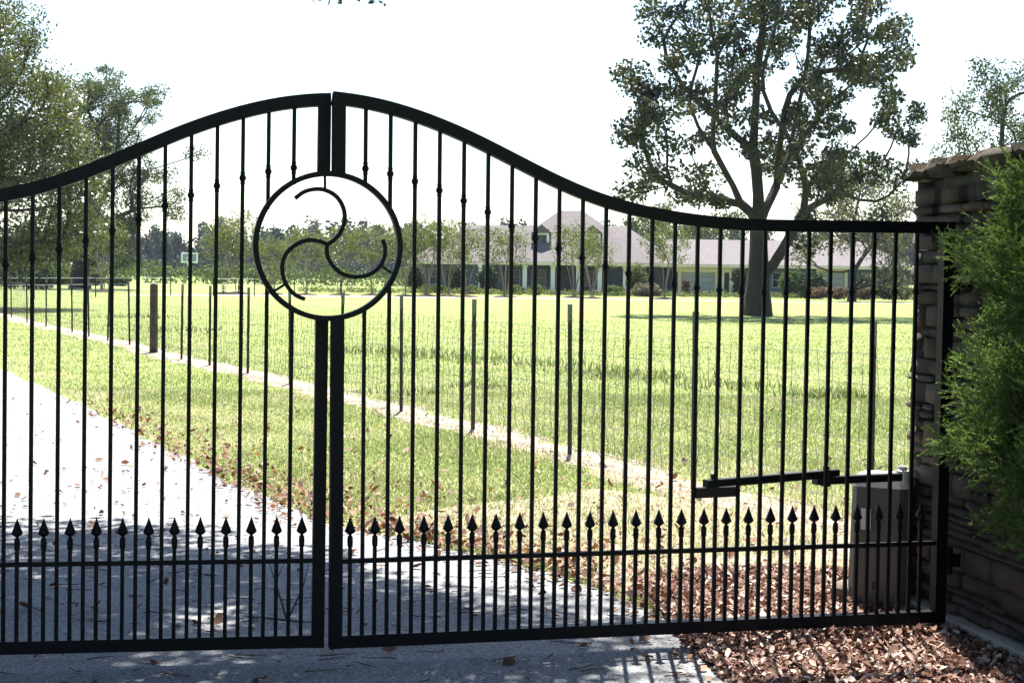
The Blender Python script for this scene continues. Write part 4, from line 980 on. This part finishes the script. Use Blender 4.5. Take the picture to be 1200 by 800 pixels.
# ------------------------------------------------------------------ grass
def grass(n, y0, y1, h0, wk, keep):
    Y = y0 * (y1 / y0) ** rng.random(n); X = (rng.uniform(-.325, .325, n)) * Y
    P = np.c_[X, Y]; k = keep(P); P = P[k]; n = len(P); Y = P[:, 1]
    clump = np.sin(P[:, 0] * 1.3 + np.sin(P[:, 1] * .9) * 2) * .5 + np.sin(P[:, 1] * 1.7 + P[:, 0] * .7 + 1) * .5
    h = h0 * rng.uniform(.4, 1.5, n) * (1 + .3 * clump); wd = (.0024 + .00022 * Y) * wk * rng.uniform(.7, 1.3, n)
    a = rng.uniform(0, 6.283, n); le = rng.normal(0, .55, (n, 2)) * h[:, None]
    bx = np.c_[np.cos(a), np.sin(a)] * wd[:, None]
    V = np.zeros((n, 3, 3)); V[:, 0, :2] = P - bx; V[:, 1, :2] = P + bx; V[:, 2, :2] = P + le; V[:, 2, 2] = h
    u_, v_ = P[:, 0], P[:, 1] * .6; dry = np.clip(.5 + .35 * np.sin(u_ * .8 + 2 + np.sin(v_ * 1.1)) * np.sin(v_ * .62 + u_ * .3) + .3 * np.sin(u_ * 2.3 + np.sin(v_ * 1.7) * 1.5) * np.sin(v_ * 2.1 + .7) + .25 * np.sin(u_ * 5.1 + v_ * 1.2) * np.sin(v_ * 4.3 - u_ * 1.1), 0, 1)
    near = np.exp(-distline(P[:, 0], P[:, 1], EDGE) / .9)
    rv = np.clip(rng.random(n) * .62 + .30 * dry + (rng.random(n) < .16 + .25 * near + .22 * dry * dry + .22 * np.exp(-((Y - 9.5) / 3.5) ** 2)) * .35, 0, 1)
    return V.reshape(-1, 3), rv
def keepg(P):
    ok = ~inpoly(P[:, 0], P[:, 1], driveP)
    dm = distline(P[:, 0], P[:, 1], MULCH); ok &= ~(inpoly(P[:, 0], P[:, 1], MULCH) & (dm > .05))
    dp = distline(P[:, 0], P[:, 1], FL); ok &= (dp > .36) | (rng.random(len(P)) < np.clip((dp - .06) * 1.7, .04, .5))
    for q in PATCH: ok &= ~(inpoly(P[:, 0], P[:, 1], q) & (rng.random(len(P)) < .55))
    de = distline(P[:, 0], P[:, 1], EDGE); ok &= rng.random(len(P)) < np.clip(.35 + de * 1.2, 0, 1)
    return ok
V1, r1 = grass(420000, 7.6, 22, .026, 1.0, keepg); V2, r2 = grass(300000, 20, 75, .030, 1.0, lambda P: keepg(P) & (rng.random(len(P)) < np.clip(1.25 - P[:, 1] / 60, 0, 1)))
# rougher dark tufts in the field
T = []
for (px, py, n, s) in ((968, 466, 500, .22), (985, 466, 250, .15), (760, 443, 420, .25), (730, 440, 300, .25), (700, 436, 260, .25), (500, 418, 260, .3), (425, 412, 320, .35), (480, 414, 200, .3), (545, 421, 220, .3), (600, 425, 200, .3), (560, 455, 220, .14), (640, 428, 200, .3), (870, 452, 200, .25), (840, 455, 200, .25), (210, 388, 200, .4), (155, 372, 200, .5), (470, 462, 160, .15)):
    c = gnd(px, py); n = n if px > 960 else n // 2; s = s if px > 960 else s * 1.9; T.append(np.c_[rng.normal(c[0], s, n), rng.normal(c[1], s * .8, n)])
T = np.concatenate(T); n = len(T); h = rng.uniform(.05, .17, n); a = rng.uniform(0, 6.28, n); wd = (.004 + .0005 * T[:, 1]); bx = np.c_[np.cos(a), np.sin(a)] * wd[:, None]; V3 = np.zeros((n, 3, 3)); V3[:, 0, :2] = T - bx; V3[:, 1, :2] = T + bx; V3[:, 2, :2] = T + rng.normal(0, .4, (n, 2)) * h[:, None]; V3[:, 2, 2] = h
V = np.r_[V1, V2, V3.reshape(-1, 3)]; rv = np.r_[r1, r2, np.where(rng.random(n) < .2, rng.uniform(.7, .95, n), rng.uniform(0, .25, n))]
tag(link('grass', mesh_np('grass', V, np.arange(len(V)).reshape(-1, 3), rv), M['blade']), 'short green and straw-coloured grass of the verge and field', 'grass', kind='stuff')

# ------------------------------------------------------------------ air
hz = MB().box(-1350, 1350, -1350, 1350, -1.2, 26)
mt = bpy.data.materials.new('haze_air'); mt.use_nodes = True; t = mt.node_tree; t.nodes.remove(t.nodes['Principled BSDF'])
pv_ = t.nodes.new('ShaderNodeVolumePrincipled'); pv_.inputs['Color'].default_value = (.72, .82, 1, 1); pv_.inputs['Density'].default_value = .00010; pv_.inputs['Anisotropy'].default_value = .2
t.links.new(pv_.outputs[0], t.nodes['Material Output'].inputs['Volume'])
tag(hz.build('haze', mt), kind='stuff')
